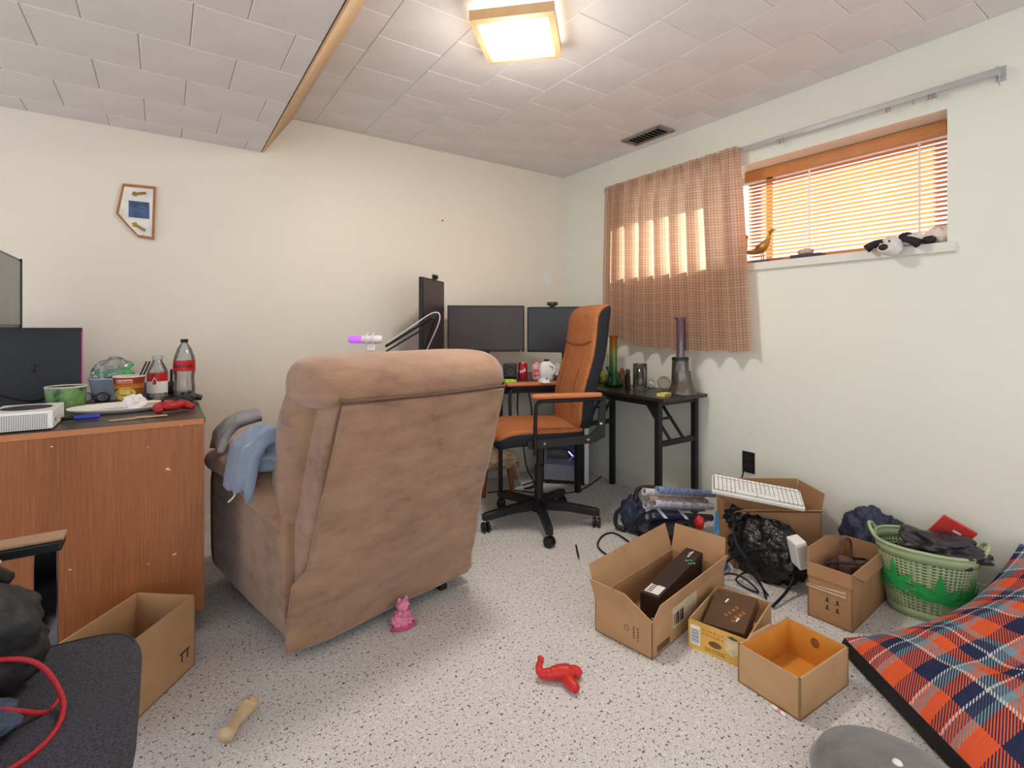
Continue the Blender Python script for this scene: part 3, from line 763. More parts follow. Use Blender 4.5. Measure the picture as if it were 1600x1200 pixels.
obj('handle', tube(B(), [(.02, -.034, .105), (.045, -.045, .10), (.05, -.045, .07), (.04, -.04, .045)], .009, 8, 5), white_pl, jg, True)
obj('cap', lathe(B(), [(.017, .13), (.017, .142), (.001, .142)], 18), black_pl, jg, 'auto')
ms = thing('computer_mouse', 'white computer mouse in front of the plastic jug', 'mouse', dk(850, 3.285), -YAW+.4)
R_ = [[Vector((.032*math.sin(t_)*k, y, .001+.032*hh*max(0, math.cos(t_)))) for t_ in [-math.pi/2+math.pi*i/14 for i in range(15)]] for y, k, hh in ((-.055, .3, .2), (-.05, .75, .55), (-.03, .98, .85), (0, 1, 1), (.03, .95, .9), (.048, .7, .6), (.055, .25, .2))]
bm = B(); skin(bm, [[bm.verts.new(p) for p in r] for r in R_], True)
obj('shell', bm, white_pl, ms, True)
obj('scroll_wheel', lathe(B(), [(.007, -.003), (.007, .003)], 12, (0, -.035, .026), rot(0, math.pi/2)), black_pl, ms)
tag(obj('mouse_pad', slab(B(), [dk(800, 3.30)[:2]+(DZ+.002,), dk(880, 3.36)[:2]+(DZ+.002,), dk(872, 3.55)[:2]+(DZ+.002,), dk(800, 3.52)[:2]+(DZ+.002,)], .003), pm('pad_purple', (78, 58, 78), .7, var=.08)), 'dark purple mouse pad under the mouse', 'mouse pad')
tag(obj('sticky_notes', bx(B(), (dk(796, 3.30)[0], dk(796, 3.30)[1], DZ+.009), (.075, .075, .018), rot(0, 0, -.3), .002), pm('lime_paper', (170, 222, 84), .7, var=.02)), 'lime green note block at the desk edge', 'note block')
bxw = thing('white_device', 'white box with dark foot on the desk behind the office chair', 'box', dk(878, 3.62), -YAW)
obj('shell', bx(B(), (0, 0, .065), (.10, .09, .10), None, .006), white_pl, bxw)
obj('foot', bx(B(), (0, 0, .0075), (.09, .08, .015)), black_pl, bxw)

# computer tower under the desk
pca = math.atan2(-.24, .23)
pc = thing('computer_tower', 'white computer tower with glass side and blue light strip', 'computer', (2.30, 2.95, 0), pca)
L_, D_, H_ = .335, .20, .46
obj('front_panel', bb(L_-.03, L_, 0, D_, .012, H_, None, .004), white_pl, pc)
obj('rear_wall', bb(0, .012, 0, D_, .012, H_), white_pl, pc)
obj('top_panel', bb(0, L_-.03, 0, D_, H_-.012, H_), white_pl, pc)
obj('power_supply_shroud', bb(.012, L_-.03, .006, D_-.01, .03, .14), white_pl, pc)
obj('motherboard', bb(.012, L_-.03, D_-.02, D_-.01, .14, H_-.012), pm('dark_pcb', (40, 40, 48), .5, var=.1, vscale=60), pc)
obj('graphics_card', bb(.03, .24, .05, D_-.02, .24, .28, None, .004), black_pl, pc)
for x in (.06, .17):
    o = obj('fan', lathe(B(), [(.05, 0), (.055, .004), (.055, .02), (.05, .024)], 24, (x+.03, .12, .36), rot(math.pi/2)), black_pl, pc, 'auto')
    bm = B()
    for k in range(7): bx(bm, (x+.03+.025*math.cos(k*.9), .112, .36+.025*math.sin(k*.9)), (.04, .003, .014), rot(0, -k*.9, 0))
    obj('blades', bm, pm('fan_blade', (60, 60, 66), .5), o)
obj('light_strip', bx(B(), (.205, .01, .225), (.045, .004, .006), rot(0, .8, 0)), pm('blue_glow', (120, 120, 255), .4, var=0, emit=(120, 120, 255), estr=14), pc)
bm = B()
for k in range(6): tube(bm, [(.18, .05, .15), (.2+.012*k, .04, .18+.01*k), (.24+.008*k, .06, .19), (.28, .08, .16+.012*k)], .004, 6, 5)
obj('power_cables', bm, whm, pc, True)
bm = B(); bb(0, L_-.03, -.004, 0, .012, .03, bm); bb(0, L_-.03, -.004, 0, H_-.02, H_, bm); bb(0, .012, -.004, 0, .03, H_-.02, bm); bb(L_-.055, L_-.03, -.004, 0, .03, H_-.02, bm)
obj('glass_frame', bm, black_mt, pc)
obj('side_glass', bb(.012, L_-.055, -.003, -.001, .03, H_-.02), thin_glass('smoked_glass', (244, 244, 248), .02, .97), pc)
for k in range(14): obj('front_slot', bx(B(), (L_+.0005, D_/2, .06+k*.026), (.002, D_*.7, .008)), pm('slot_grey', (150, 150, 150), .6), pc)
for x in (.04, L_-.05): obj('foot', bx(B(), (x, D_/2, .006), (.04, D_*.9, .012)), black_pl, pc)

# low stool with fleece cover
stl = thing('fleece_stool', 'low stool with shaggy beige fleece cover and wooden legs', 'stool', (1.90, 3.0, 0))
fl = pm('beige_fleece', (190, 164, 130), 1, var=.1, vscale=30, bump=1, bscale=60, bdist=.02, sheen=.3, spec=.05)
bm = lump((0, 0, .225), (.19, .17, .065), 3, .12, 4, None, 5, .10, 16); obj('fleece_seat', bm, fl, stl, True)
bm = lump((.17, -.02, .15), (.035, .06, .09), 5, .2, 5, None, 4, .12, 12); obj('fleece_fringe', bm, fl, stl, True)
lw = pm('red_brown_wood', (140, 82, 50), .5, var=.06, stretch=(6, 6, 1))
for a in (.6, 2.2, 3.7, 5.3):
    d = Vector((math.cos(a), math.sin(a), 0)); obj('leg', tube(B(), [d*.15, d*.12+Vector((0, 0, .2))], lambda t_: .014+.008*t_, 10), lw, stl, 'auto')

# ------------------------------------------------------------------ folding table by the window wall
TZ = .74
ft = thing('folding_table', 'narrow black folding table under the curtain', 'table', (2.55, 2.30, 0))
obj('table_top', bb(-.21, .205, -.415, .42, TZ-.02, TZ, None, .002), pm('black_laminate', (50, 46, 44), .35, var=.06), ft)
bm = B(); bb(-.185, -.165, -.36, .38, TZ-.055, TZ-.02, bm); bb(.16, .18, -.36, .38, TZ-.055, TZ-.02, bm); obj('rail', bm, black_mt, ft)
for y in (-.35, .35):
    for x in (-.175, .165): obj('leg', bb(x-.016, x+.016, y-.016, y+.016, 0, TZ-.02), black_mt, ft)
    obj('cross_bar', bb(-.16, .15, y-.012, y+.012, .45, .48), black_mt, ft)
    obj('cross_bar', bb(-.16, .15, y-.012, y+.012, TZ-.05, TZ-.02), black_mt, ft)
    s = 1 if y < 0 else -1
    for x in (-.07, .05):
        obj('folding_brace', slab(B(), [(x-.012, y, .48), (x+.012, y, .48), (x+.012-.03, y+s*.17, TZ-.03), (x-.012-.03, y+s*.17, TZ-.03)], .006), black_mt, ft)
    obj('brace_link', bb(-.08, .04, y+s*.07, y+s*.078, .585, .60), black_mt, ft)
    obj('gusset', slab(B(), [(-.175, y+s*.014, TZ-.055), (-.175, y+s*.09, TZ-.055), (-.175, y+s*.014, TZ-.15)], .004), black_mt, ft)

def tbl(px, py): p = at(px, py, TZ); return p
# green-yellow glass pipe
gg = bpy.data.materials.new('green_amber_glass'); gg.use_nodes = True; t = NT(gg)
s_ = t.new('ShaderNodeSeparateXYZ'); t.l.new(t.coord('Object'), s_.inputs[0])
gc = t.ramp(t.math('DIVIDE', s_.outputs[2], .34), [(.05, (40, 140, 60)), (.3, (96, 176, 96)), (.6, (170, 200, 110)), (.85, (226, 176, 60)), (1, (222, 140, 36))])
tr = t.new('ShaderNodeBsdfTransparent'); t.l.new(gc, tr.inputs[0]); df = t.new('ShaderNodeBsdfDiffuse'); t.l.new(gc, df.inputs[0])
gl = t.new('ShaderNodeBsdfGlossy'); gl.inputs['Roughness'].default_value = .06
a_ = t.new('ShaderNodeMixShader'); a_.inputs[0].default_value = .25; t.l.new(tr.outputs[0], a_.inputs[1]); t.l.new(df.outputs[0], a_.inputs[2])
fr = t.new('ShaderNodeFresnel'); b2 = t.new('ShaderNodeMixShader'); t.l.new(fr.outputs[0], b2.inputs[0]); t.l.new(a_.outputs[0], b2.inputs[1]); t.l.new(gl.outputs[0], b2.inputs[2])
t.l.new(b2.outputs[0], t.n['Material Output'].inputs[0])
p = at(960, 604, TZ)
gp = thing('glass_pipe', 'green to amber glass water pipe with beaker base on folding table', 'water pipe', (p.x+.02, p.y+.03, TZ))
obj('beaker', lathe(B(), [(.001, .002), (.062, .002), (.067, .012), (.06, .035), (.036, .085), (.027, .11), (.026, .335), (.031, .345), (.031, .352), (.026, .352), (.023, .34), (.023, .115), (.05, .04), (.055, .012), (.001, .008)], 28), gg, gp, True)
obj('down_stem', tube(B(), [(-.035, -.01, .07), (-.075, -.02, .125)], .008, 10), gg, gp, True)
obj('bowl', lathe(B(), [(.007, 0), (.015, .02), (.013, .02), (.005, .004)], 14, (-.078, -.021, .12)), gg, gp, True)
p = at(945, 600, TZ)
lm = thing('lemon_bottle', 'yellow green squat bottle behind the green glass pipe', 'bottle', (p.x+.05, p.y+.09, TZ))
obj('body', lathe(B(), [(.03, 0), (.036, .01), (.036, .05), (.024, .08), (.012, .09)], 20), pm('yellow_green_glass', (206, 214, 50), .2, var=.06), lm, True)
obj('cap', lathe(B(), [(.013, .09), (.013, .105), (.001, .106)], 14), pm('cap_green', (90, 150, 70), .4), lm, 'auto')
p = tbl(980, 609)
lt = thing('lighter', 'black and gold lighter standing beside the green glass pipe', 'lighter', p, .4)
obj('case', bx(B(), (0, 0, .05), (.03, .024, .10), None, .003), black_pl, lt); obj('gold_side', bx(B(), (.022, 0, .045), (.018, .024, .09), None, .003), gold, lt)
obj('cap', bx(B(), (.012, 0, .115), (.034, .024, .03), rot(0, .5, 0), .004), pm('slate', (70, 72, 84), .5), lt)
p = tbl(972, 603)
tag(obj('carved_figure', lump((p.x, p.y, TZ+.06), (.022, .02, .06), 4, .5, 3, TZ), pm('carved_wood', (160, 104, 66), .6, var=.12, vscale=40), None, True), 'small carved brown figure behind the lighter', 'figurine')
glass_c = thin_glass('clear_glass', (240, 238, 232), .04, .95)
p = tbl(1000, 607)
mg = thing('glass_mug', 'tall clear glass mug with thick base on folding table', 'mug', (p.x, p.y, TZ))
obj('body', lathe(B(), [(.001, .001), (.045, .001), (.046, .01), (.046, .165), (.043, .166), (.042, .02), (.001, .018)], 28), glass_c, mg, True)
obj('handle', tube(B(), [(-.046, -.01, .14), (-.03, -.058, .145), (-.03, -.062, .05), (-.04, -.03, .03)], .007, 8, 6), glass_c, mg, True)
obj('coaster', lathe(B(), [(.05, 0), (.05, .001)], 24), pm('coaster_cream', (214, 204, 184), .7), mg)
p = tbl(1017, 606)
cl_ = thing('round_dial', 'small white round dial beside the glass mug', 'dial', (p.x, p.y, TZ), -YAW)
obj('case', lathe(B(), [(.001, -.008), (.02, -.008), (.022, 0), (.02, .006), (.001, .007)], 22, (0, 0, .022), rot(math.pi/2)), white_pl, cl_, True)
bm = B(); bx(bm, (.002, -.0085, .026), (.0025, .001, .011), rot(0, .5, 0)); bx(bm, (-.003, -.0085, .02), (.0025, .001, .009), rot(0, -.9, 0)); obj('hand', bm, black_pl, cl_)
p = tbl(1023, 602)
tag(obj('crystal', bx(B(), (p.x+.03, p.y+.03, TZ+.042), (.05, .02, .05), rot(0, .75, -YAW), .004), glass_c), 'clear tilted glass block behind the round dial', 'glass block')
p = tbl(1039, 610)
dsh = thing('pressed_glass_dish', 'round clear pressed glass dish standing upright on folding table', 'dish', (p.x, p.y, TZ), -YAW)
obj('disc', lathe(B(), [(.001, -.004), (.04, -.006), (.046, 0), (.04, .008), (.03, .004), (.001, .006)], 28, (0, .02, .046), rot(math.pi/2-.25)), glass_c, dsh, True)
bm = B(); tube(bm, [(.035*math.cos(a), -.0+.02+.0, .046+.035*math.sin(a)) for a in [2*math.pi*i/28 for i in range(29)]], .003, 6); obj('ridge', bm, glass_c, dsh, True)
p = tbl(1034, 619)
yb_ = thing('playing_card_box', 'small yellow patterned box lying at the table edge', 'box', (p.x+.02, p.y, TZ), .2)
obj('carton', bx(B(), (0, 0, .009), (.085, .05, .018), None, .001), pm('yellow_card', (226, 214, 120), .6, var=.02), yb_)
for k in (-.025, .0, .025): obj('print', bx(B(), (k, -.0255, .009), (.014, .001, .01)), pm('olive_ink', (84, 80, 30), .7), yb_)
p = tbl(1063, 612)
p = p*.963
bp = thing('beaker_pipe', 'tall clear beaker water pipe with purple stem and decals', 'water pipe', (p.x, p.y, TZ))
purp = thin_glass('purple_glass', (190, 150, 168), .05, .75)
obj('beaker', lathe(B(), [(.001, .002), (.05, .002), (.055, .008), (.055, .02), (.052, .12), (.049, .21), (.049, .225), (.045, .225), (.047, .12), (.05, .02), (.001, .01)], 30), thin_glass('grey_glass', (232, 226, 222), .04, .94), bp, True)
obj('outer_cone', lathe(B(), [(.086, .003), (.086, .012), (.066, .06), (.054, .11), (.051, .14)], 30, (.012, -.004, 0), None, False), thin_glass('brown_glass', (206, 184, 168), .04, .88), bp, True)
obj('neck', lathe(B(), [(.026, .20), (.024, .23), (.024, .45), (.034, .465), (.034, .472), (.026, .47), (.02, .45), (.02, .22)], 22), purp, bp, True)
obj('collar', lathe(B(), [(.048, .205), (.05, .21), (.05, .222), (.048, .226)], 26), black_pl, bp, 'auto')
obj('percolator', lathe(B(), [(.03, .012), (.034, .05), (.03, .10), (.012, .12), (.01, .2)], 18), thin_glass('blue_glass', (140, 146, 206), .05, .7), bp, True)
obj('neck_strip', bx(B(), (.022, -.014, .36), (.014, .006, .19), rot(0, 0, -.5)), black_pl, bp)
obj('neck_print', scribble((.0285, -.0185, .34), (0, 0, 1), (-.88, .48, 0), 1, 6, .09, .009, 2), paper, bp)
for a in (-2.5, -.9): obj('decal', bx(B(), (.047*math.cos(a), .047*math.sin(a), .17), (.002, .018, .04), rot(0, 0, a)), ink, bp)

# ------------------------------------------------------------------ things on the window sill
SZ = 1.515
br = thing('bird_figurine', 'brass long-necked bird figurine on the window sill', 'figurine', (2.81, atX(1190, 380, 2.81).y, SZ))
brass = pm('aged_brass', (186, 138, 74), .35, .7, var=.1, vscale=30)
obj('body', tube(B(), [(0, .11, .07), (0, .06, .065), (0, .02, .075), (0, -.02, .10), (0, -.04, .135), (0, -.05, .165), (0, -.062, .18)], lambda t_: .006+.022*math.exp(-((t_-.42)/.2)**2)+.004*(t_ > .8), 10, 5), brass, br, True)
obj('beak', tube(B(), [(0, -.06, .178), (0, -.09, .174)], lambda t_: .005*(1-t_)+.001, 8), brass, br, True)
obj('tail', slab(B(), [(0, .05, .062), (0, .05, .075), (0, .16, .095), (0, .17, .08)], .006), brass, br)
for k in (-.008, .012): obj('leg', tube(B(), [(k, 0, .07), (k, -.005, .03), (k, .002, .004)], .003, 6), brass, br)
obj('base', lump((0, 0, .008), (.03, .05, .012), 2, .3, 4, 0, 3), pm('base_stone', (120, 110, 116), .4, var=.2, vscale=60), br, True)
q = atX(1163, 345, 2.84)
rb = thing('parrot_figurine', 'red and yellow bird figurine half behind the curtain edge', 'figurine', (2.84, q.y+.005, SZ))
obj('body', tube(B(), [(0, .03, .0), (0, .02, .05), (0, .005, .10), (0, 0, .135), (0, -.012, .155)], lambda t_: .012+.014*math.sin(t_*3), 10, 5), pm('yellow_glaze', (236, 190, 70), .3, var=.08), rb, True)
obj('head', lump((0, -.005, .165), (.018, .022, .018), 1, .1, 3, None, 3), pm('red_glaze', (214, 70, 52), .3, var=.05), rb, True)
q = atX(1262, 398, 2.80)
bk = thing('dark_book', 'thin dark book lying flat on the window sill', 'book', (2.80, q.y, SZ), .08)
obj('cover', bx(B(), (0, 0, .009), (.07, .15, .018), None, .002), pm('plum_cover', (74, 58, 66), .6, var=.05), bk)
obj('pages', bx(B(), (.004, .002, .009), (.064, .143, .012)), paper, bk)
tag(obj('seashell', lump((2.80, q.y+.01, SZ+.033), (.02, .04, .017), 8, .3, 4, SZ+.018, 3), pm('shell_beige', (216, 188, 160), .5, var=.1, vscale=40), None, True), 'small beige shell resting on the dark book', 'shell')
q = atX(1397, 388, 2.745)
dg = thing('plush_dog', 'black and white plush dog flopped over the window sill', 'plush toy', (2.745, q.y, SZ))
pw = pm('plush_white', (226, 222, 220), 1, var=.03, bump=.6, bscale=120, bdist=.006, spec=.05); pk = pm('plush_charcoal', (62, 56, 58), 1, var=.08, bump=.6, bscale=120, bdist=.006, spec=.05)
obj('head', lump((-.035, .0, -.0), (.042, .044, .044), 2, .08, 3, None, 4), pw, dg, True)
obj('muzzle', lump((-.07, .008, -.012), (.026, .034, .024), 3, .05, 3, None, 3), pw, dg, True)
obj('nose', lump((-.094, .01, -.008), (.010, .019, .014), 3, .05, 3, None, 3), pm('nose_black', (36, 32, 34), .6), dg, True)
for s, m_ in ((-1, pk), (1, pk)):
    obj('ear', tube(B(), [(-.02, s*.03, .03), (-.025, s*.065, .022), (-.03, s*.10, .0)], lambda t_: .010+.011*t_, 10, 4), m_, dg, True)
    obj('eye', lump((-.072, .008+s*.014, .018), (.005, .005, .006), 1, 0, 1, None, 2), black_pl, dg, True)
obj('body', lump((.045, -.05, .028), (.045, .065, .03), 6, .12, 3, .001, 4), pw, dg, True)
obj('patch', lump((.04, -.035, .042), (.036, .03, .024), 9, .15, 3, None, 3), pk, dg, True)
for x_, y_ in ((.03, -.12), (.0, .06)): obj('paw', lump((x_, y_, .018), (.03, .026, .018), 4, .1, 3, .001, 3), pk, dg, True)
q = atX(1462, 370, 2.83)
tag(obj('crumpled_tissue', lump((2.85, q.y-.01, SZ+.04), (.04, .055, .045), 12, .35, 3, SZ, 4, .12, 6), pm('tissue', (240, 228, 220), .9, var=.03), None, True), 'crumpled pale tissue in the corner of the window sill', 'tissue')

# ------------------------------------------------------------------ things on the cabinet
def ct(px, py): return at(px, py, CT)
tv = thing('television', 'flat television with silver frame standing at the cabinet end', 'television', (-.50, 2.66, CT))
obj('housing', bb(-.05, 0, -.24, .29, .335, .628, None, .004), pm('silver_frame', (120, 116, 114), .4, .4), tv)
obj('screen', bb(0, .003, -.225, .278, .35, .615), pm('tv_painted_reflection', (118, 122, 116), .25, var=.03), tv)  # grey-green base colour stands in for the room's reflection
obj('bezel', bb(0, .006, .278, .29, .335, .628), black_pl, tv)
obj('stand', bx(bx(B(), (-.04, 0, .2), (.03, .05, .40)), (-.03, 0, .006), (.16, .22, .012), None, .004), black_pl, tv)
gc_ = thing('game_console', 'black game console standing upright with faint emblem', 'game console', (-.461, 2.985, CT))
gcm = pm('console_black', (46, 50, 56), .6, var=.1, vscale=150)
obj('shell', bb(-.18, .155, 0, .05, 0, .337, None, .004), gcm, gc_)
obj('light_edge', bb(.1552, .157, .003, .012, .02, .32), pm('magenta_glow', (220, 50, 140), .4, var=0, emit=(214, 40, 130), estr=.5), gc_)
obj('emblem', bx(bx(bx(B(), (.0, -.001, .163), (.006, .001, .034)), (.008, -.001, .172), (.012, .001, .012), rot(0, .3, 0)), (-.008, -.001, .15), (.026, .001, .007), rot(0, .25, 0)), black_pl, gc_)
wc = thing('white_game_console', 'white game console with round black grille on the cabinet', 'game console', (-.38, 2.245, CT))
obj('shell', bb(-.085, .078, 0, .23, .004, .064, None, .004), white_pl, wc)
o = obj('fan_grille', lathe(B(), [(.066, .064), (.066, .0655), (.001, .0655)], 36, (-.005, .12, 0)), pm('grille_black', (52, 48, 48), .6, var=.1, vscale=200), wc)
bm = B()
for i_ in range(26):
    for k in range(9): bx(bm, (-.078+i_*.0056, -.0003, .011+k*.0053), (.0032, .001, .0030))
o = obj('vent_holes', bm, pm('hole_grey', (110, 112, 116), .7), wc); o['kind'] = 'stuff'
obj('side_button', bx(B(), (.0785, .045, .028), (.002, .02, .012)), pm('button_tan', (170, 152, 136), .5), wc)
for x in (-.06, .055): obj('foot', bb(x-.02, x+.02, .02, .21, 0, .004), black_pl, wc)
p = ct(103, 637)
mgm = bpy.data.materials.new('green_mug_glaze'); mgm.use_nodes = True; t = NT(mgm); b_ = t.n['Principled BSDF']
t.l.new(t.ramp(t.noise(t.coord('Object'), 16, 3), [(.38, (52, 66, 56)), (.46, (96, 140, 84)), (.6, (122, 168, 96)), (.7, (170, 196, 140))]), b_.inputs['Base Color']); b_.inputs['Roughness'].default_value = .3
mug = thing('green_cup', 'wide green glazed cup with pale rim on the cabinet', 'cup', p)
obj('body', lathe(B(), [(.001, 0), (.058, 0), (.064, .008), (.068, .085), (.065, .09), (.06, .01), (.001, .008)], 32), mgm, mug, True)
obj('rim', lathe(B(), [(.0685, .085), (.070, .089), (.067, .093), (.064, .09), (.066, .085)], 32), pm('cream_rim', (224, 222, 206), .4), mug, True)
eg = thing('eyeglasses', 'dark framed eyeglasses lying on the cabinet beside the bowl', 'eyeglasses', ct(148, 628), -.5)
gfm = pm('glasses_frame', (60, 48, 44), .35)
for k in (-.034, .034):
    bm = tube(B(), [(k+.026*math.cos(a), 0, .022+.02*math.sin(a)) for a in [2*math.pi*i/24 for i in range(25)]], .0026, 6)
    fr_ = obj('rim', bm, gfm, eg, True)
    obj('lens', slab(B(), [(k+.024*math.cos(a), 0, .022+.018*math.sin(a)) for a in [2*math.pi*i/16 for i in range(16)]], .0015), clear_pl, fr_)
    obj('temple', tube(B(), [(k*1.75, 0, .026), (k*1.8, .08, .024), (k*1.7, .12, .006)], .0022, 6, 4), gfm, eg, True)
obj('bridge', tube(B(), [(-.009, 0, .027), (0, -.002, .031), (.009, 0, .027)], .0024, 6, 4), gfm, eg, True)
p = ct(176, 624)
bo = thing('blue_bowl', 'pale blue plastic bowl holding a crumpled bag', 'bowl', p)
obj('bowl', lathe(B(), [(.001, 0), (.066, 0), (.072, .01), (.088, .098), (.092, .10), (.092, .106), (.085, .104), (.068, .012), (.001, .008)], 36), pm('pale_blue_plastic', (176, 190, 214), .4, var=.02), bo, True)
bag = thing('plastic_bag', 'clear crumpled plastic bag with green print in the blue bowl', 'plastic bag', (p.x, p.y, CT+.09))
obj('film', lump((0, 0, .03), (.075, .065, .065), 21, .45, 2, 0, 4, .06, 3), clear_pl, bag, False)
obj('green_print', bx(lump((.01, -.03, .035), (.075, .02, .022), 14, .3, 3, .004, 3, .1, 5), (.06, -.025, .06), (.05, .012, .016), rot(0, -.7, 0), .004), pm('green_print', (88, 190, 120), .5, var=.06, vscale=30), bag, True)
p = ct(202, 631)
nc = thing('noodle_cup', 'orange paper instant noodle cup on the cabinet', 'noodle cup', p, -math.radians(18))
ncm = bpy.data.materials.new('noodle_cup_print'); ncm.use_nodes = True; t = NT(ncm); b_ = t.n['Principled BSDF']
s_ = t.new('ShaderNodeSeparateXYZ'); t.l.new(t.coord('Object'), s_.inputs[0])
t.l.new(t.ramp(t.math('DIVIDE', s_.outputs[2], .125), [(0, (150, 96, 34)), (.58, (212, 138, 42)), (.66, (206, 110, 40)), (.74, (158, 60, 34)), (.93, (172, 66, 38)), (.96, (232, 224, 210))], 'CONSTANT'), b_.inputs['Base Color']); b_.inputs['Roughness'].default_value = .4
obj('cup', lathe(B(), [(.001, 0), (.043, 0), (.045, .004), (.058, .12), (.061, .123), (.058, .127), (.055, .12), (.042, .006), (.001, .005)], 32), ncm, nc, True)
def wrapz(bm, r0, r1, h):       # lay flat art (x = arc length, z = height) on the cup's cone
    for v in bm.verts:
        rr = r0+(r1-r0)*v.co.z/h-v.co.y; a = v.co.x/rr; v.co = Vector((rr*math.sin(a), -rr*math.cos(a), v.co.z))
    return bm
nm = pm('noodle_yellow', (226, 204, 112), .6, var=.06, vscale=60); bm = B(); random.seed(4)
for k in range(16):
    a0 = random.uniform(0, 6); w = random.uniform(.014, .042)
    tube(bm, [(w*math.cos(a0+i*.5)*1.05, -.0005, .043+.55*w*math.sin(a0+i*.5)+.002*k-.012) for i in range(9)], .0026, 5, 3)
obj('noodle_picture', wrapz(bm, .045, .058, .12), nm, nc, True)
bm = sheet(lambda u, v: Vector(((u-.5)*.064, -.0008, .096+.016*v)), 18, 1)
obj('brand_panel', wrapz(bm, .045, .058, .12), pm('panel_pink', (238, 178, 166), .5, var=.02), nc, True, solid=.0008)
obj('lettering', wrapz(text_bm('Mr. Noodles', .0115, Matrix.Translation((0, -.0018, .104)) @ rot(math.pi/2), .0005), .045, .058, .12), pm('maroon_ink', (120, 34, 34), .6), nc)
fk = thing('chopsticks', 'pair of black chopsticks standing in the noodle cup', 'chopsticks', (p.x, p.y, CT))
for k in (0, .012): obj('stick', tube(B(), [(.0+k, .0, .02), (.062+k, .012, .185)], .0034, 8), black_pl, fk, 'auto')
def bottle(name, label, p, prof, liquid=None):
    b = thing(name, label, 'bottle', p, -math.radians(16)); obj('body', lathe(B(), prof, 32), clear_pl, b, True); return b
p = ct(246, 623)
wb = bottle('water_bottle', 'clear plastic bottle with red and white label', p, [(.001, .004), (.036, 0), (.04, .008), (.041, .02), (.039, .025), (.041, .03), (.041, .125), (.038, .14), (.026, .168), (.019, .178), (.019, .19)])
obj('label_white', lathe(B(), [(.0418, .03), (.0418, .085)], 32, cap=False), paper, wb, True)
obj('label_red', lathe(B(), [(.0418, .085), (.0418, .125)], 32, cap=False), red_pl, wb, True)
bm = B(); prof_ = [(0, .018), (.004, .010), (.008, .002), (.008, -.005), (.005, -.010), (0, -.012), (-.005, -.010), (-.008, -.005), (-.008, .002), (-.004, .010)]
slab(bm, [(x, -.0006, .083+z) for x, z in prof_], .0006)
obj('drop_mark', wrapz(bm, .042, .042, 1), red_pl, wb)
bm = B(); slab(bm, [(x*1.35, -.0003, .083+z*1.35) for x, z in prof_], .0004); obj('drop_halo', wrapz(bm, .042, .042, 1), paper, wb)
obj('cap', lathe(B(), [(.02, .186), (.021, .188), (.021, .205), (.001, .206)], 24), pm('grey_cap', (196, 192, 190), .5), wb, 'auto')
p = ct(288, 620)
cb = bottle('cola_bottle', 'tall clear cola bottle with red label and no drink left', p, [(.02, .006), (.036, .0), (.044, .012), (.046, .045), (.042, .075), (.043, .11), (.046, .125), (.046, .175), (.043, .195), (.03, .235), (.016, .258), (.014, .262), (.014, .272)])
obj('label_band', lathe(B(), [(.0468, .128), (.0468, .178)], 32, cap=False), red_pl, cb, True)
obj('lettering', wrapz(text_bm('Coca-Cola', .024, Matrix.Translation((0, -.0008, .153)) @ rot(math.pi/2), .0006), .0468, .0468, 1), black_pl, cb)
obj('cap', lathe(B(), [(.0155, .264), (.016, .266), (.016, .281), (.001, .282)], 22), black_pl, cb, 'auto')
for k in range(5):
    a = k*2*math.pi/5; obj('base_foot', lump((.03*math.cos(a), .03*math.sin(a), .012), (.012, .012, .012), 1, 0, 1, 0, 2), clear_pl, cb, True)
p = ct(222, 623)
tag(obj('blue_tub', lathe(B(), [(.024, 0), (.03, .06), (.032, .062), (.032, .075), (.001, .076)], 20, (p.x, p.y+.04, CT)), pm('blue_pink_print', (120, 160, 206), .4, var=.2, vscale=30, col2=(206, 110, 130)), None, 'auto'), 'small blue tub between the noodle cup and water bottle', 'tub')
p = ct(268, 619)
hd = thing('headphones', 'black headphones lying between the two bottles', 'headphones', (p.x, p.y+.03, CT))
for s in (-1, 1): obj('ear_cup', lathe(B(), [(.02, 0), (.034, .004), (.034, .022), (.02, .028)], 20, (-.012+s*.004, -.014*s+.01, .036), rot(0, math.pi/2)), black_pl, hd, True)
obj('headband', tube(B(), [(0, -.01, .06), (.0, .0, .11), (0, .02, .125), (0, .045, .10), (0, .05, .05)], .006, 8, 5), black_pl, hd, True)
p = ct(190, 641)
plt = thing('white_plate', 'large white oval paper plate near the cabinet edge', 'plate', (p.x, p.y, CT))
obj('dish', lathe(B(), [(.001, .004), (.12, .004), (.13, .007), (.168, .02), (.172, .021), (.172, .018), (.13, .0), (.001, 0)], 48, sx=1.0, sy=.72), paper, plt, True)
obj('grease_stain', lathe(B(), [(.10, .0042), (.10, .0048)], 30, sx=1, sy=.65), pm('plate_cream', (226, 212, 194), .6, var=.03), plt)
tag(obj('napkin', lump((p.x+.045, p.y-.03, CT+.028), (.04, .03, .038), 15, .6, 1.8, CT+.006, 3, .05, 3), paper, None, False), 'crumpled white napkin on the paper plate', 'napkin')
rg = thing('doughnut', 'half-eaten small pink ring on the paper plate', 'food', (p.x+.105, p.y-.035, CT+.006))
bm = tube(B(), [(.022*math.cos(a), .022*math.sin(a), .010) for a in [2*math.pi*i/24 for i in range(25)]], .009, 10)
obj('ring', bm, pm('pink_beige', (206, 166, 146), .6, var=.08), rg, True)
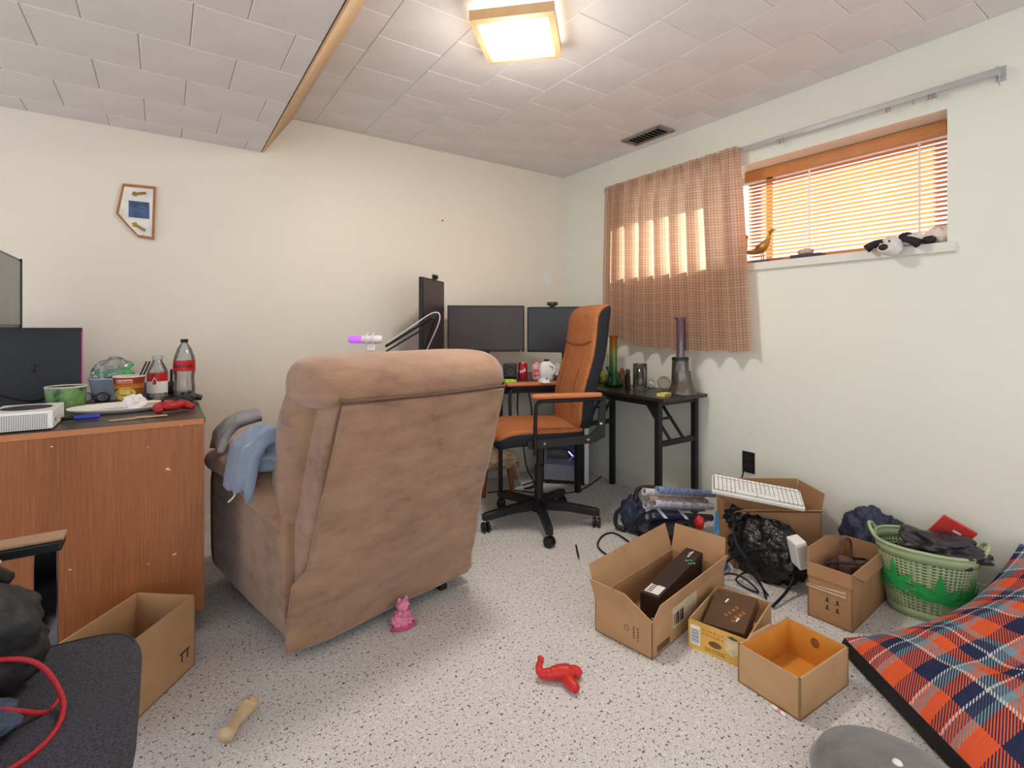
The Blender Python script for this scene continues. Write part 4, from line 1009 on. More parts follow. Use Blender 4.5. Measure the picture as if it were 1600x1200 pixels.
def pad(name, label, p, a, m1, m2, k=1.0):
    c = thing(name, label, 'game controller', p, a)
    R_ = []
    for x, yy, r, z in ((-.078, -.045, .012, .016), (-.072, -.02, .02, .022), (-.055, .012, .024, .027), (-.02, .02, .023, .028), (.02, .02, .023, .028), (.055, .012, .024, .027), (.072, -.02, .02, .022), (.078, -.045, .012, .016)):
        R_.append(Vector((x*k, yy*k, z)))
    obj('shell', tube(B(), R_, lambda t_: (.014+.012*math.sin(math.pi*t_))*k, 12, 5), m1, c, True)
    obj('face_plate', lump((0, .005*k, .034*k), (.066*k, .040*k, .026*k), 2, .08, 3, None, 3), m1, c, True)
    for x, y in ((-.03, .02), (.02, .0)): obj('thumb_stick', lathe(B(), [(.005, 0), (.005, .008), (.009, .010), (.008, .014), (.001, .013)], 14, (x*k, y*k, .055*k)), m2, c, 'auto')
    for x, y in ((.036, .022), (.044, .014), (.036, .006), (.028, .014)): obj('button', lathe(B(), [(.004, 0), (.0035, .004), (.001, .005)], 10, (x*k, y*k, .054*k)), m2, c, 'auto')
    return c
p = ct(268, 645); pad('game_controller', 'red game controller lying at the cabinet edge', (p.x, p.y, CT), .5, pm('controller_red', (176, 38, 40), .4, var=.05), black_pl, .8)
p = ct(300, 634); pad('game_controller', 'black game controller behind the red one', (p.x-.01, p.y+.08, CT), 1.2, black_pl, black_pl, .75)
p = ct(114, 658)
mk = thing('marker_pen', 'blue marker pen with clear end beside the white console', 'pen', (p.x, p.y, CT), -.2)
obj('barrel', along((0, 0, .011), (1, .25, 0), [(.004, 0), (.009, .004), (.0095, .065), (.007, .075)], 14), pm('blue_plastic', (56, 76, 186), .4), mk, 'auto')
obj('grip', along((0, 0, .011), (-1, -.25, 0), [(.007, 0), (.007, .045), (.003, .055), (.002, .065)], 14), black_pl, mk, 'auto')
p = ct(213, 655)
for k, (dx, a, lab) in enumerate(((-.03, .1, 'flat wooden stick in front of the plate, plain'), (.045, -.04, 'flat wooden stick with silver mark beside the red controller'))):
    tag(obj('wooden_stick', bx(B(), (p.x+dx, p.y, CT+.003+.003*k), (.10, .016, .005), rot(0, 0, a), .002), pm('birch', (206, 168, 130), .6, var=.05)), lab, 'wooden stick')
for k, lab in enumerate(('black cable looped high before the upright console', 'black cable lying flat before the upright console')):
    tag(obj('console_cable', tube(B(), [(-.33, 2.94, CT+.006), (-.38, 2.93-.03*k, CT+.05-.03*k), (-.45, 2.88-.05*k, CT+.03-.02*k), (-.56, 2.86-.04*k, CT+.07-.055*k)], .005, 6, 6), rubber, None, True), lab, 'cable')

# ------------------------------------------------------------------ cartons
def carton(name, label, P, Q, R, h, mat, flaps, t=.005, lining=None):
    """open carton: P near corner, Q end of its short side, R end of its long side"""
    P, Q, R = Vector((*P, 0)), Vector((*Q, 0)), Vector((*R, 0)); ux = (Q-P).normalized(); w = (Q-P).length
    uy = (R-P); uy = (uy-ux*uy.dot(ux)); d = uy.length; uy.normalize(); Z = Vector((0, 0, 1))
    c = thing(name, label, 'box', P); lo = lambda a, b, z: ux*a+uy*b+Z*z
    bm = B()
    slab(bm, [lo(0, 0, t/2), lo(w, 0, t/2), lo(w, d, t/2), lo(0, d, t/2)], t)
    for a, b in (((0, t/2), (w, t/2)), ((0, d-t/2), (w, d-t/2)), ((t/2, 0), (t/2, d)), ((w-t/2, 0), (w-t/2, d))):
        slab(bm, [lo(*a, 0), lo(*b, 0), lo(*b, h), lo(*a, h)], t)
    body = obj('carton_body', bm, mat, c)
    if lining:
        bm = B(); e = t+.001
        slab(bm, [lo(e, e, e), lo(w-e, e, e), lo(w-e, d-e, e), lo(e, d-e, e)], .001)
        for a, b in (((e, e), (w-e, e)), ((e, d-e), (w-e, d-e)), ((e, e), (e, d-e)), ((w-e, e), (w-e, d-e))):
            slab(bm, [lo(*a, e), lo(*b, e), lo(*b, h-.003), lo(*a, h-.003)], .001)
        obj('lining', bm, lining, body)
    E_ = {'y0': ((0, 0), (w, 0), -uy), 'y1': ((w, d), (0, d), uy), 'x0': ((0, d), (0, 0), -ux), 'x1': ((w, 0), (w, d), ux)}
    for side, ln, ang, in0, in1 in flaps:
        a, b, out_ = E_[side]; A, Bp = lo(*a, h), lo(*b, h); al = (Bp-A).normalized()
        dv = out_*math.sin(math.radians(ang))*ln+Z*math.cos(math.radians(ang))*ln
        obj('flap', slab(B(), [A, Bp, Bp+dv-al*in1, A+dv+al*in0], .004), mat, c)
    c['w'] = w; c['d'] = d
    return c, ux, uy, lo
b1, ux, uy, lo = carton('open_carton', 'long open cardboard box with spread flaps holding a dark product box', (1.39, 1.166), (1.348, 1.405), (1.96, 1.322), .13, card,
    [('y0', .07, 15, .10, -.012), ('x0', .055, 14, .0, .03), ('x1', .115, 16, .005, .005), ('y1', .115, 12, .005, .005)])
del b1['w'], b1['d']
d1 = b1
obj('shipping_label', slab(B(), [lo(-.0006, .14, .05), lo(-.0006, .33, .05), lo(-.0006, .33, .125), lo(-.0006, .14, .125)], .0008), pm('label_paper', (206, 186, 160), .7, var=.05, vscale=40), d1)
bm = B()
for k in range(7): slab(bm, [lo(-.0014, .15+k*.011, .058), lo(-.0014, .15+k*.011+.004+.003*(k % 3), .058), lo(-.0014, .15+k*.011+.004+.003*(k % 3), .10), lo(-.0014, .15+k*.011, .10)], .0006)
obj('bar_print', bm, ink, d1)
bm = B()
for k in range(10): slab(bm, [lo(-.0008, .03+k*.009, .012), lo(-.0008, .035+k*.009, .012), lo(-.0008, .035+k*.009, .035), lo(-.0008, .03+k*.009, .035)], .0006)
obj('bar_print', bm, ink, d1)
obj('small_print', scribble(lo(.055, -.0008, .085), (0, 0, -1), ux, 1, 5, .05, .006, 8), ink, d1)
obj('small_print', scribble(lo(.072, -.0008, .085), (0, 0, -1), ux, 1, 5, .045, .006, 9), ink, d1)
obj('round_mark', tube(B(), [lo(.105+.009*math.cos(a), -.0006, .07+.009*math.sin(a)) for a in [2*math.pi*i/18 for i in range(19)]], .0008, 5), ink, d1)
# dark product box inside it
pd = thing('product_box', 'long dark brown product box with white label in the open carton', 'box', (1.49, 1.315, .008), math.atan2(.13, .46))
dkb = pm('dark_brown_card', (58, 46, 42), .5, var=.06)
obj('carton', bx(B(), (.235, -.042, .076), (.47, .075, .135), rot(0, -.02, 0), .001), dkb, pd)
obj('label', bb(.015, .10, -.07, -.014, .139, .1405), paper, pd)
bm = B()
for k in range(5): bb(.022+k*.014, .028+k*.014, -.04, -.02, .1405, .1412, bm)
obj('bar_print', bm, ink, pd)
obj('logo_patch', bb(-.0012, 0, -.075, -.05, .03, .055), paper, pd)
obj('logo_strokes', bx(bx(B(), (-.0015, -.0625, .0425), (.001, .019, .019)), (-.0022, -.0625, .0425), (.0006, .002, .002)), dkb, pd)
obj('logo_glyph', scribble((-.0024, -.056, .037), (0, -1, 0), (0, 0, 1), 1, 3, .013, .011, 4), paper, pd)
obj('green_emblem', scribble((.33, -.055, .1497), (.5, -.5, .01), (.6, .6, .012), 2, 3, .034, .014, 6), pm('mint_ink', (80, 190, 150), .5), pd)
obj('name_print', scribble((.375, -.05, .1506), (1, 0, .02), (0, 1, 0), 1, 6, .065, .013, 7), paper, pd)

yel = pm('yellow_print_card', (224, 178, 84), .6, var=.05, vscale=9)
b2_, ux, uy, lo = carton('fruit_carton', 'small yellow printed fruit carton holding a brown gift box', (1.559, 1.145), (1.559+.2*.26, 1.145-.2*.965), (1.853, 1.243), .10, card3, [])
del b2_['w'], b2_['d']
F_ = lambda a, z, o=.0012: lo(a, -o, z)
obj('front_print', slab(B(), [F_(0, .0), F_(.2, 0), F_(.2, .1), F_(0, .1)], .001), yel, b2_)
obj('barcode_patch', slab(B(), [F_(.008, .018, .002), F_(.042, .018, .002), F_(.042, .085, .002), F_(.008, .085, .002)], .0008), paper, b2_)
bm = B()
for k in range(8): slab(bm, [F_(.012, .026+k*.006, .0028), F_(.038, .026+k*.006, .0028), F_(.038, .028+k*.006+.001*(k % 2), .0028), F_(.012, .028+k*.006+.001*(k % 2), .0028)], .0006)
obj('bars', bm, pm('blue_grey_ink', (96, 104, 140), .7), b2_)
obj('hand_hole', slab(B(), [F_(.094+.022*math.cos(a), .042+.011*math.sin(a), .002) for a in [2*math.pi*i/18 for i in range(18)]], .0008), pm('hole_brown', (120, 84, 56), .9), b2_)
obj('fruit_picture', slab(B(), [F_(.15+.026*math.cos(a), .058+.03*math.sin(a), .002) for a in [2*math.pi*i/18 for i in range(18)]], .0008), pm('fruit_cream', (238, 220, 176), .6, var=.08, vscale=30), b2_)
obj('fruit_leaf', slab(B(), [F_(.135, .088, .003), F_(.15, .094, .003), F_(.172, .086, .003), F_(.152, .082, .003)], .0008), pm('leaf_ink', (70, 96, 40), .6), b2_)
obj('amber_print', scribble(F_(.05, .078, .0024), ux, (0, 0, 1), 2, 8, .075, .007, 11), pm('amber_ink', (206, 130, 44), .6), b2_)
obj('small_print', scribble(F_(.06, .020, .0024), ux, (0, 0, 1), 2, 12, .07, .004, 12), ink, b2_)
gb = thing('gift_box', 'flat dark brown box with copper lettering tilted in the fruit carton', 'box', lo(.012, .10, .012)+Vector((1.559, 1.145, 0)), math.atan2(uy.y, uy.x))
gbm = pm('brown_gloss_card', (92, 66, 46), .35, var=.05)
TL = rot(math.radians(-6), math.radians(-20), 0)
obj('lid', bx(B(), TL @ Vector((.085, -.088, .03)), (.175, .15, .04), TL, .002), gbm, gb)
bm = scribble((.05, -.085, .0507), (.9, -.5, 0), (.5, .9, 0), 2, 4, .07, .018, 13); bmesh.ops.transform(bm, matrix=TL, verts=bm.verts[:]); obj('copper_pattern', bm, pm('copper_ink', (196, 128, 80), .3, .6), gb)
for x_, y_ in ((.125, -.065), (.05, -.125)):
    bm = bx(B(), (x_, y_, .0507), (.02, .006, .0008), rot(0, 0, -.3)); bmesh.ops.transform(bm, matrix=TL, verts=bm.verts[:]); obj('white_glint', bm, paper, gb)  # glints on the glossy lid, laid on as white strips

b3, ux, uy, lo = carton('tan_carton', 'open tan cardboard box with orange inside beside the plaid bed', (1.527, .741), (1.535, .94), (1.812, .700), .123, card3,
    [], .006, pm('orange_lining', (222, 152, 60), .7, var=.03))
del b3['w'], b3['d']
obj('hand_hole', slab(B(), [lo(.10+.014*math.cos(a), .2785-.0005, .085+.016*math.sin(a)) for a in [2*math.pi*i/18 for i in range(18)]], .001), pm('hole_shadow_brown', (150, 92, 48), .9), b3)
bm = B(); slab(bm, [lo(.197, .05, .122), lo(.197, .20, .122), lo(.197, .18, .132), lo(.197, .07, .132)], .005); obj('rim_tab', bm, card3, b3)

b4, ux, uy, lo = carton('taped_carton', 'upright brown box with clear tape holding cables and a brown lantern', (2.13, .844), (2.12, 1.0), (2.528, .932), .215, card2,
    [('x1', .05, 6, .02, .2), ('x0', .05, 170, .0, .1), ('y0', .05, 176, 0, 0)])
del b4['w'], b4['d']
bm = B()
for z_, dz_ in ((.147, -.02), (.140, -.012), (.128, -.006), (.124, -.003)): slab(bm, [lo(.02, -.006, z_+dz_*.2), lo(.158, -.006, z_+dz_), lo(.158, -.006, z_+dz_+.0025), lo(.02, -.006, z_+dz_*.2+.003)], .0008)
obj('tape_glint', bm, pm('tape_glint_pale', (226, 200, 178), .25, var=.03), b4)  # white gleams on the clear tape, drawn as thin pale strips
for k, (a, z) in enumerate(((.05, .085), (.085, .085), (.05, .055), (.085, .055))):
    obj('handling_mark', bx(bx(B(), lo(a, -.001, z), (.001, .018, .002), rot(0, 0, 0)), lo(a, -.001, z+.008), (.001, .006, .014)), ink, b4)
ln_ = thing('brown_lantern', 'dark brown faceted lantern inside the taped box', 'lantern', lo(.08, .16, .008)+Vector((2.13, .844, 0)))
lnm = pm('brown_lacquer', (84, 52, 40), .45, var=.08)
obj('body', lathe(B(), [(.05, 0), (.06, .02), (.062, .15), (.05, .185), (.03, .20), (.001, .2)], 8), lnm, ln_)
obj('handle', tube(B(), [(-.06, 0, .17), (-.062, 0, .24), (-.03, .0, .275), (.03, 0, .275), (.062, 0, .24), (.06, 0, .17)], .005, 8, 5), lnm, ln_, True)
q = lo(.08, .16, 0)+Vector((2.13, .844, 0))
tag(obj('coiled_lead', tube(B(), [(q.x-.10, q.y-.01, .15), (q.x-.09, q.y+.03, .20), (q.x-.02, q.y-.065, .215), (q.x+.08, q.y-.05, .20), (q.x+.12, q.y+.02, .17)], .005, 8, 6), rubber, None, True), 'black lead coiled round the lantern in the taped box', 'cable')

b5, ux, uy, lo = carton('large_carton', 'large brown carton against the window wall under the white keyboard', (2.57, 1.15), (2.70, 1.33), (2.25, 1.40), .27, card2,
    [('x1', .10, -8, .0, .05), ('y0', .09, 10, 0, .0), ('x0', .05, 60, .02, .02)])
del b5['w'], b5['d']
# white keyboard
kb = thing('keyboard', 'white full-size keyboard lying across the large carton', 'keyboard', (0, 0, 0))
kl = Vector((*RF(1112, 2.40), .372)); kr = Vector((*RF(1258, 2.27), .332)); kx = (kr-kl).normalized(); ky = Vector((0, 0, 1)).cross(kx).normalized(); ky = (ky+Vector((0, 0, .28))).normalized()
KM = frame_of(kl, kx, ky)
kb.matrix_world = KM
kw = (kr-kl).length
obj('case', bx(B(), (kw/2, .065, 0), (kw, .14, .018), None, .004), pm('keyboard_white', (226, 224, 216), .45, var=.02), kb)
bm = B()
for r_ in range(6):
    y = .018+.0195*r_+(.006 if r_ == 5 else 0); x = .012
    while x < kw-.02:
        w_ = .0155 if not (r_ == 0 and .10 < x < .2) else .09
        if not (.29*kw/.44 < x < .30*kw/.44): bx(bm, (x+w_/2, y, .013), (w_, .0155, .010), None)
        x += w_+.003
k_ = obj('keys', bm, pm('key_cap', (238, 238, 234), .5, var=.02), kb); k_['kind'] = 'stuff'
obj('key_bed', bx(B(), (kw/2, .066, .0092), (kw-.016, .118, .001)), pm('key_bed_grey', (96, 94, 92), .6), kb)

# ------------------------------------------------------------------ bags, posters, cables by the window wall
blackbag = pm('black_bin_liner', (24, 24, 26), .28, var=.08, vscale=20, bump=.8, bscale=26, bdist=.02, spec=.6)
gbg = thing('bin_bag', 'shiny black bin bag slumped in front of the large carton', 'bag')
obj('bag', lump((2.305, 1.27, .115), (.105, .19, .145), 31, .22, 2.5, 0, 5, .08, 6), blackbag, gbg, True)
obj('knot', lump((2.265, 1.40, .235), (.05, .05, .05), 33, .4, 3, None, 4, .3, 7), blackbag, gbg, True)
hv = thing('air_filter', 'white ribbed filter block leaning on the black bin bag', 'filter', (*RF(1248, 2.14), .145), -YAW)
obj('block', bx(B(), (0, 0, .055), (.05, .07, .12), rot(.1, -.25, 0), .006), white_pl, hv)
for k in range(10): obj('rib', bx(B(), rot(.1, -.25, 0) @ Vector((0, -.0365, -.05+k*.0105))+Vector((0, 0, .055)), (.044, .004, .005), rot(.1, -.25, 0)), pm('rib_cream', (214, 204, 190), .6), hv)
navy = pm('navy_nylon', (52, 58, 84), .55, var=.1, vscale=14, bump=.6, bscale=20, bdist=.02)
q = atX(1325, 830, 2.66)
tag(obj('navy_bag', lump((2.68, .98, .16), (.085, .13, .165), 41, .2, 2.5, 0, 5, .10, 5), navy, None, True), 'crumpled navy nylon bag between large carton and green basket', 'bag')
bkp = thing('backpack', 'dark navy backpack lying under the rolled posters', 'backpack')
dkn = pm('dark_nylon', (36, 38, 48), .6, var=.12, vscale=12, bump=.6, bscale=22, bdist=.02)
obj('body', lump((2.24, 1.79, .07), (.18, .14, .075), 51, .2, 2.5, 0, 5, .04, 4), dkn, bkp, True)
obj('flap', lump((2.17, 1.96, .10), (.06, .08, .10), 53, .25, 3, .003, 4, .05, 4), navy, bkp, True)
obj('strap', tube(B(), [(2.16, 2.02, .12), (2.13, 2.045, .09), (2.11, 2.03, .03), (2.13, 1.98, .013)], .012, 8, 6), black_pl, bkp, True)
obj('handle_loop', tube(B(), [(2.16, 1.93, .18), (2.22, 1.96, .235), (2.30, 1.88, .24), (2.34, 1.78, .19)], .012, 8, 6), black_pl, bkp, True)
obj('cord_loop', tube(B(), [(2.075, 1.70, .09), (2.05, 1.69, .11), (2.035, 1.70, .09), (2.04, 1.695, .06), (2.06, 1.685, .05)], .004, 6, 6), paper, bkp, True)
obj('red_toggle', lump((*RF(1093, 2.46), .20), (.022, .022, .035), 3, .4, 3, None, 3), red_pl, bkp, True)
# seven rolled posters
pd_ = Vector((.40, -.02, -.09)).normalized(); pn = Vector((0, 0, 1)).cross(pd_).normalized()
spots = [(1006, 768, 'pale grey rolled poster with plain edge in the bundle', (206, 204, 210)), (1027, 765, 'blue rolled poster with dark wave pattern', (132, 154, 196)), (1012, 779, 'rolled poster with brown inner paper showing', (178, 150, 132)),
         (1008, 789, 'light grey rolled poster beside the white bird one', (196, 198, 210)), (1022, 786, 'white rolled poster printed with small dark birds', (206, 210, 226)), (1011, 807, 'dark navy rolled poster with pale end', (58, 62, 92)), (1021, 805, 'navy rolled poster with large white shapes', (48, 54, 88))]
for k, (px, py, lab, c_) in enumerate(spots):
    F_0 = 2.60+.02*(k % 2)
    p0 = Vector((*RF(px, F_0), CAM_H-(py-511)/FPX*F_0))
    ps = thing('rolled_poster', lab, 'poster', p0, 0, 'rolled posters on the backpack')
    mt = pm('poster_paper_%d' % k, c_, .45, var=.05, vscale=26, col2=tuple(int(v*.72) for v in c_), stretch=(1, 1, 1))
    r = .0185; M = pd_.to_track_quat('Z', 'Y').to_matrix().to_4x4()
    obj('roll', lathe(B(), [(r*.72, 0), (r, 0), (r, .47), (r*.72, .47), (r*.72, 0)], 20, (0, 0, 0), M, False), mt, ps, 'auto')
    obj('core', lathe(B(), [(r*.70, .003), (r*.70, .46)], 16, (0, 0, 0), M, False), pm('poster_inner', (216, 204, 196), .8, var=.03), ps, True)
    if k in (1, 4, 6):
        bm = B(); n_ = {1: 9, 4: 4, 6: 2}[k]
        for i_ in range(n_):
            c0 = pd_*(.05+i_*.30/n_*1.1)+(-pn*.6+Vector((0, 0, .8))).normalized()*(r+.0004)
            w_ = {1: .012, 4: .010, 6: .045}[k]
            bx(bm, c0, (w_*.6, w_*(1.6 if k != 4 else 1.2), .001), frame_of((0, 0, 0), pd_, -pn+Vector((0, 0, -.5))), 0)
        obj('printed_shape', bm, pm('poster_print_%d' % k, {1: (58, 74, 124), 4: (50, 50, 60), 6: (214, 216, 228)}[k], .5), ps)

def cable(name, label, pts, r, mat, group=None, cat='cable'):
    return tag(obj(name, tube(B(), pts, r, 8, 8), mat, None, True), label, cat, group)
blue = pm('blue_cable', (52, 128, 190), .45, var=.04)
P3 = lambda px, py, z: at(px, py, z)
cable('network_cable', 'blue network cable hanging down beside the black bin bag', [P3(1060, 838, .14), P3(1085, 830, .17), P3(1112, 845, .13), P3(1120, 800, .24), P3(1122, 835, .19), P3(1128, 870, .08), P3(1134, 880, .04), P3(1126, 893, .02), P3(1118, 878, .03), P3(1130, 866, .06), P3(1136, 886, .02), P3(1122, 897, .012)], .0055, blue)
cable('power_lead', 'thin grey lead looping over the black bin bag to the floor', [P3(1160, 795, .26), P3(1146, 815, .25), P3(1150, 848, .22), P3(1170, 880, .15), P3(1190, 915, .03), P3(1197, 935, .008)], .0045, rubber)
cable('power_lead', 'thick black lead with plug arching over the carpet', [P3(1120, 890, .02), P3(1150, 868, .10), P3(1190, 857, .16), P3(1225, 862, .16), P3(1241, 890, .10), P3(1232, 920, .04), P3(1207, 948, .012)], .006, rubber)
cable('power_lead', 'black lead tangled on the carpet behind the fruit carton', [P3(1118, 905, .012), P3(1140, 896, .03), P3(1165, 905, .03), P3(1185, 925, .012), P3(1165, 918, .008), P3(1150, 905, .02), P3(1172, 895, .03), P3(1200, 930, .008)], .004, rubber)
cable('floor_cord', 'thin black cord bent on the carpet beside the backpack', [P3(985, 848, .008), P3(960, 833, .006), P3(942, 837, .006), P3(934, 853, .006), P3(950, 868, .006), P3(972, 876, .006)], .0045, rubber)
cable('floor_cord', 'black cord running along the carpet under the office chair', [P3(762, 770, .006), P3(800, 766, .006), P3(850, 771, .006), P3(900, 768, .006), P3(930, 752, .006), P3(946, 738, .006)], .004, rubber)
cable('outlet_cord', 'black cord hanging from the power outlet', [(WX-.012, 1.635, .37), (WX-.04, 1.64, .345), (WX-.03, 1.66, .28), (WX-.05, 1.70, .22), (2.60, 1.62, .10), (2.55, 1.66, .01)], .004, rubber)
cable('hanging_lead', 'loop of black cords hanging below the corner desk', [(2.02, 2.86, DZ-.03), (2.00, 2.84, .55), (2.06, 2.83, .40), (2.12, 2.84, .55), (2.10, 2.88, DZ-.03)], .005, rubber)
cable('looped_lead', 'coil of cords on the carpet beside the computer tower', [(2.12, 2.95, .35), (2.14, 2.93, .15), (2.20, 2.92, .02), (2.10, 2.90, .01), (2.16, 2.86, .02), (2.22, 2.93, .03), (2.12, 2.95, .015)], .005, rubber)

# ------------------------------------------------------------------ green basket with leaf garland
bs = thing('laundry_basket', 'pale green plastic basket with woven pattern against the window wall', 'basket', (2.55, .745, 0), math.radians(-72))
gm = pm('sage_plastic', (168, 186, 142), .5, var=.03)
def bask(a, z, o=0):
    k = z/.27; hx = .122+.044*k+o; hy = .10+.038*k+o; ca, sa = math.cos(a), math.sin(a)
    return Vector((hx*math.copysign(abs(ca)**.8, ca), hy*math.copysign(abs(sa)**.8, sa), z))
bm = B(); NU, NV = 120, 34
V = [[bm.verts.new(bask(2*math.pi*i/NU, .03+.205*j/NV)) for j in range(NV+1)] for i in range(NU)]
for i in range(NU):
    for j in range(NV):
        if i % 2 == 1 and j % 2 == 1: continue
        bm.faces.new((V[i][j], V[(i+1) % NU][j], V[(i+1) % NU][j+1], V[i][j+1]))
obj('woven_wall', bm, gm, bs, True, solid=.003)
def ringband(z0, z1, t=.004):
    bm = B(); n = 60; rs = []
    for z, o in ((z0, 0), (z1, 0), (z1, t), (z0, t)): rs.append([bm.verts.new(bask(2*math.pi*i/n, z, o)) for i in range(n)])
    rs.append(rs[0]); skin(bm, rs, False); return bm
obj('rim_band', ringband(.235, .275), gm, bs, True); obj('base_band', ringband(0, .032, .003), gm, bs, True)
bm = B(); tube(bm, [bask(2*math.pi*i/48, .277, .003) for i in range(49)], .007, 8); obj('rim_lip', bm, gm, bs, True)
obj('bottom', slab(B(), [bask(2*math.pi*i/40, .008) for i in range(40)], .004), gm, bs)
for a0 in (0, math.pi):
    obj('handle', tube(B(), [bask(a0-.28, .275, .004), bask(a0-.22, .30, .012), bask(a0, .312, .016), bask(a0+.22, .30, .012), bask(a0+.28, .275, .004)], .007, 8, 5), gm, bs, True)
lg = thing('leaf_garland', 'garland of green paper leaves round the green basket', 'garland', (2.55, .745, 0), math.radians(-72))
lf = pm('leaf_green', (44, 172, 84), .5, var=.06, vscale=30)
for ca_ in (3.3, 4.1, 4.9, 5.7):
    zc = .125+.015*math.sin(ca_*5)
    for k, an in enumerate((-78, -45, 0, 45, 78)):
        an_ = math.radians(an); ln2 = .105 if an == 0 else .088 if abs(an) == 45 else .075
        pts = []
        for s, w_ in ((0, .005), (.3, .016), (.6, .014), (1, .0)):
            for sg in ((1, -1) if w_ else (1,)): pts.append((s*ln2*math.sin(an_)+sg*w_*math.cos(an_), s*ln2*math.cos(an_)-sg*w_*math.sin(an_)))
        order = [pts[0], pts[2], pts[4], pts[6], pts[5], pts[3], pts[1]]
        obj('leaf', slab(B(), [bask(ca_+dx/.15, zc+dz-.02, .006+.05*max(0, dz)*.2+.002*k) for dx, dz in order], .0012), lf, lg)
obj('string', tube(B(), [bask(3.0+3.1*i/30, .10+.008*math.sin(i*1.3), .006) for i in range(31)], .002, 6), lf, lg, True)
tag(obj('black_sack', lump((2.55, .69, .275), (.09, .13, .055), 61, .5, 2, .2, 5, .08, 4), pm('charcoal_film', (52, 50, 54), .4, var=.08, bump=.6, bscale=24, bdist=.01), None, True), 'crumpled black plastic sack in the green basket', 'bag')
rc = thing('red_booklet', 'red booklet sticking up out of the green basket', 'booklet', (2.65, .70, .22), math.radians(-60))
obj('cover', bx(B(), (0, 0, .075), (.12, .012, .15), rot(.35, .5, 0), .002), pm('booklet_red', (208, 62, 60), .5, var=.03), rc)
obj('white_mark', bx(B(), rot(.35, .5, 0) @ Vector((.01, -.0068, .035))+Vector((0, 0, .075)), (.03, .001, .008), rot(.35, .5, 0)), paper, rc)

# ------------------------------------------------------------------ plaid dog bed, grey cushion
def plaid():
    m = bpy.data.materials.new('orange_navy_plaid'); m.use_nodes = True; t = NT(m); b = t.n['Principled BSDF']
    c = t.new('ShaderNodeTexCoord'); s = t.new('ShaderNodeSeparateXYZ'); t.l.new(c.outputs['UV'], s.inputs[0])
    u = t.math('MULTIPLY', s.outputs[0], .80); v = t.math('MULTIPLY', s.outputs[1], .85)
    stops = [(0, (222, 94, 56)), (.20, (44, 50, 80)), (.42, (206, 206, 206)), (.45, (120, 146, 156)), (.56, (222, 94, 56)), (.68, (44, 50, 80)), (.80, (206, 206, 206)), (.825, (70, 78, 104)), (.92, (120, 150, 158))]
    A = t.ramp(t.math('FRACT', t.math('DIVIDE', u, .27)), stops, 'CONSTANT'); C = t.ramp(t.math('FRACT', t.math('ADD', t.math('DIVIDE', v, .27), .35)), stops, 'CONSTANT')
    tw = t.math('LESS_THAN', t.math('FRACT', t.math('MULTIPLY', t.math('ADD', u, v), 120)), .5)
    t.l.new(t.mix(tw, A, C), b.inputs['Base Color']); b.inputs['Roughness'].default_value = .9; b.inputs['Specular IOR Level'].default_value = .1
    t.l.new(t.bump(t.noise(t.coord('UV', (8, 8, 1)), 3, 4), .6, .02), b.inputs['Normal']); return m
bed = thing('dog_bed', 'large orange and navy plaid dog bed with black underside', 'pet bed')
Ab, Bb, Cb, Db = Vector((1.955, .80, 0)), Vector((2.715, .50, 0)), Vector((2.70, -.35, 0)), Vector((1.40, .08, 0))
def bedp(u, v, k):
    p = (Ab*(1-u)+Bb*u)*(1-v)+(Db*(1-u)+Cb*u)*v
    e = min(1, (1-abs(2*u-1)**3))*min(1, (1-abs(2*v-1)**3)); e = max(0, e)**.8
    p = p.copy(); p.y -= .04*math.sin(math.pi*u)*(1-v); zb = .012+.25*u**2.3
    wr = .030*noise.noise(Vector((u*5, v*5, 3)))+.016*noise.noise(Vector((u*11, v*9, 8)))
    if k: return Vector((p.x, p.y, zb+.055+(.12+wr)*e))
    return Vector((p.x, p.y, max(.004, zb-(.05+.2*u**2.4)*e)))
obj('plaid_cover', sheet(lambda u, v: bedp(u, v, 1), 60, 60), plaid(), bed, True)
bm = sheet(lambda u, v: bedp(u, v, 0), 40, 40)
n = 40
edge = [(i/n, 0) for i in range(n)]+[(1, i/n) for i in range(n)]+[(1-i/n, 1) for i in range(n)]+[(0, 1-i/n) for i in range(n)]
ra_ = [bm.verts.new(bedp(a, b, 0)) for a, b in edge]; rb_ = []
cen = (Ab+Bb+Cb+Db)/4
for a, b in edge:
    q0, q1 = bedp(a, b, 0), bedp(a, b, 1); o_ = (q0-cen); o_.z = 0; rb_.append(bm.verts.new((q0+q1)/2+o_.normalized()*.010))
rc_ = [bm.verts.new(bedp(a, b, 1)) for a, b in edge]
skin(bm, [ra_, rb_, rc_], False)
obj('black_underside', bm, pm('black_canvas', (30, 30, 32), .9, var=.06, bump=.4, bscale=200), bed, True)
gcu = thing('grey_cushion', 'round grey plush cushion on the carpet beside the plaid bed', 'cushion', (1.425, .47, 0))
R_ = [[wob(p, .01, 6) for p in sring(0, 0, z, h, h, 2.2, 40)] for z, h in ((.004, .10), (.02, .155), (.055, .175), (.09, .155), (.112, .11), (.122, .05), (.123, .01))]
obj('cover', loft(B(), R_), pm('grey_plush', (122, 120, 122), .95, var=.07, vscale=16, bump=.5, bscale=90, bdist=.005, sheen=.4, spec=.1), gcu, True)
obj('button', lathe(B(), [(.012, 0), (.009, .006), (.001, .008)], 14, (0, 0, .121)), paper, gcu, True)

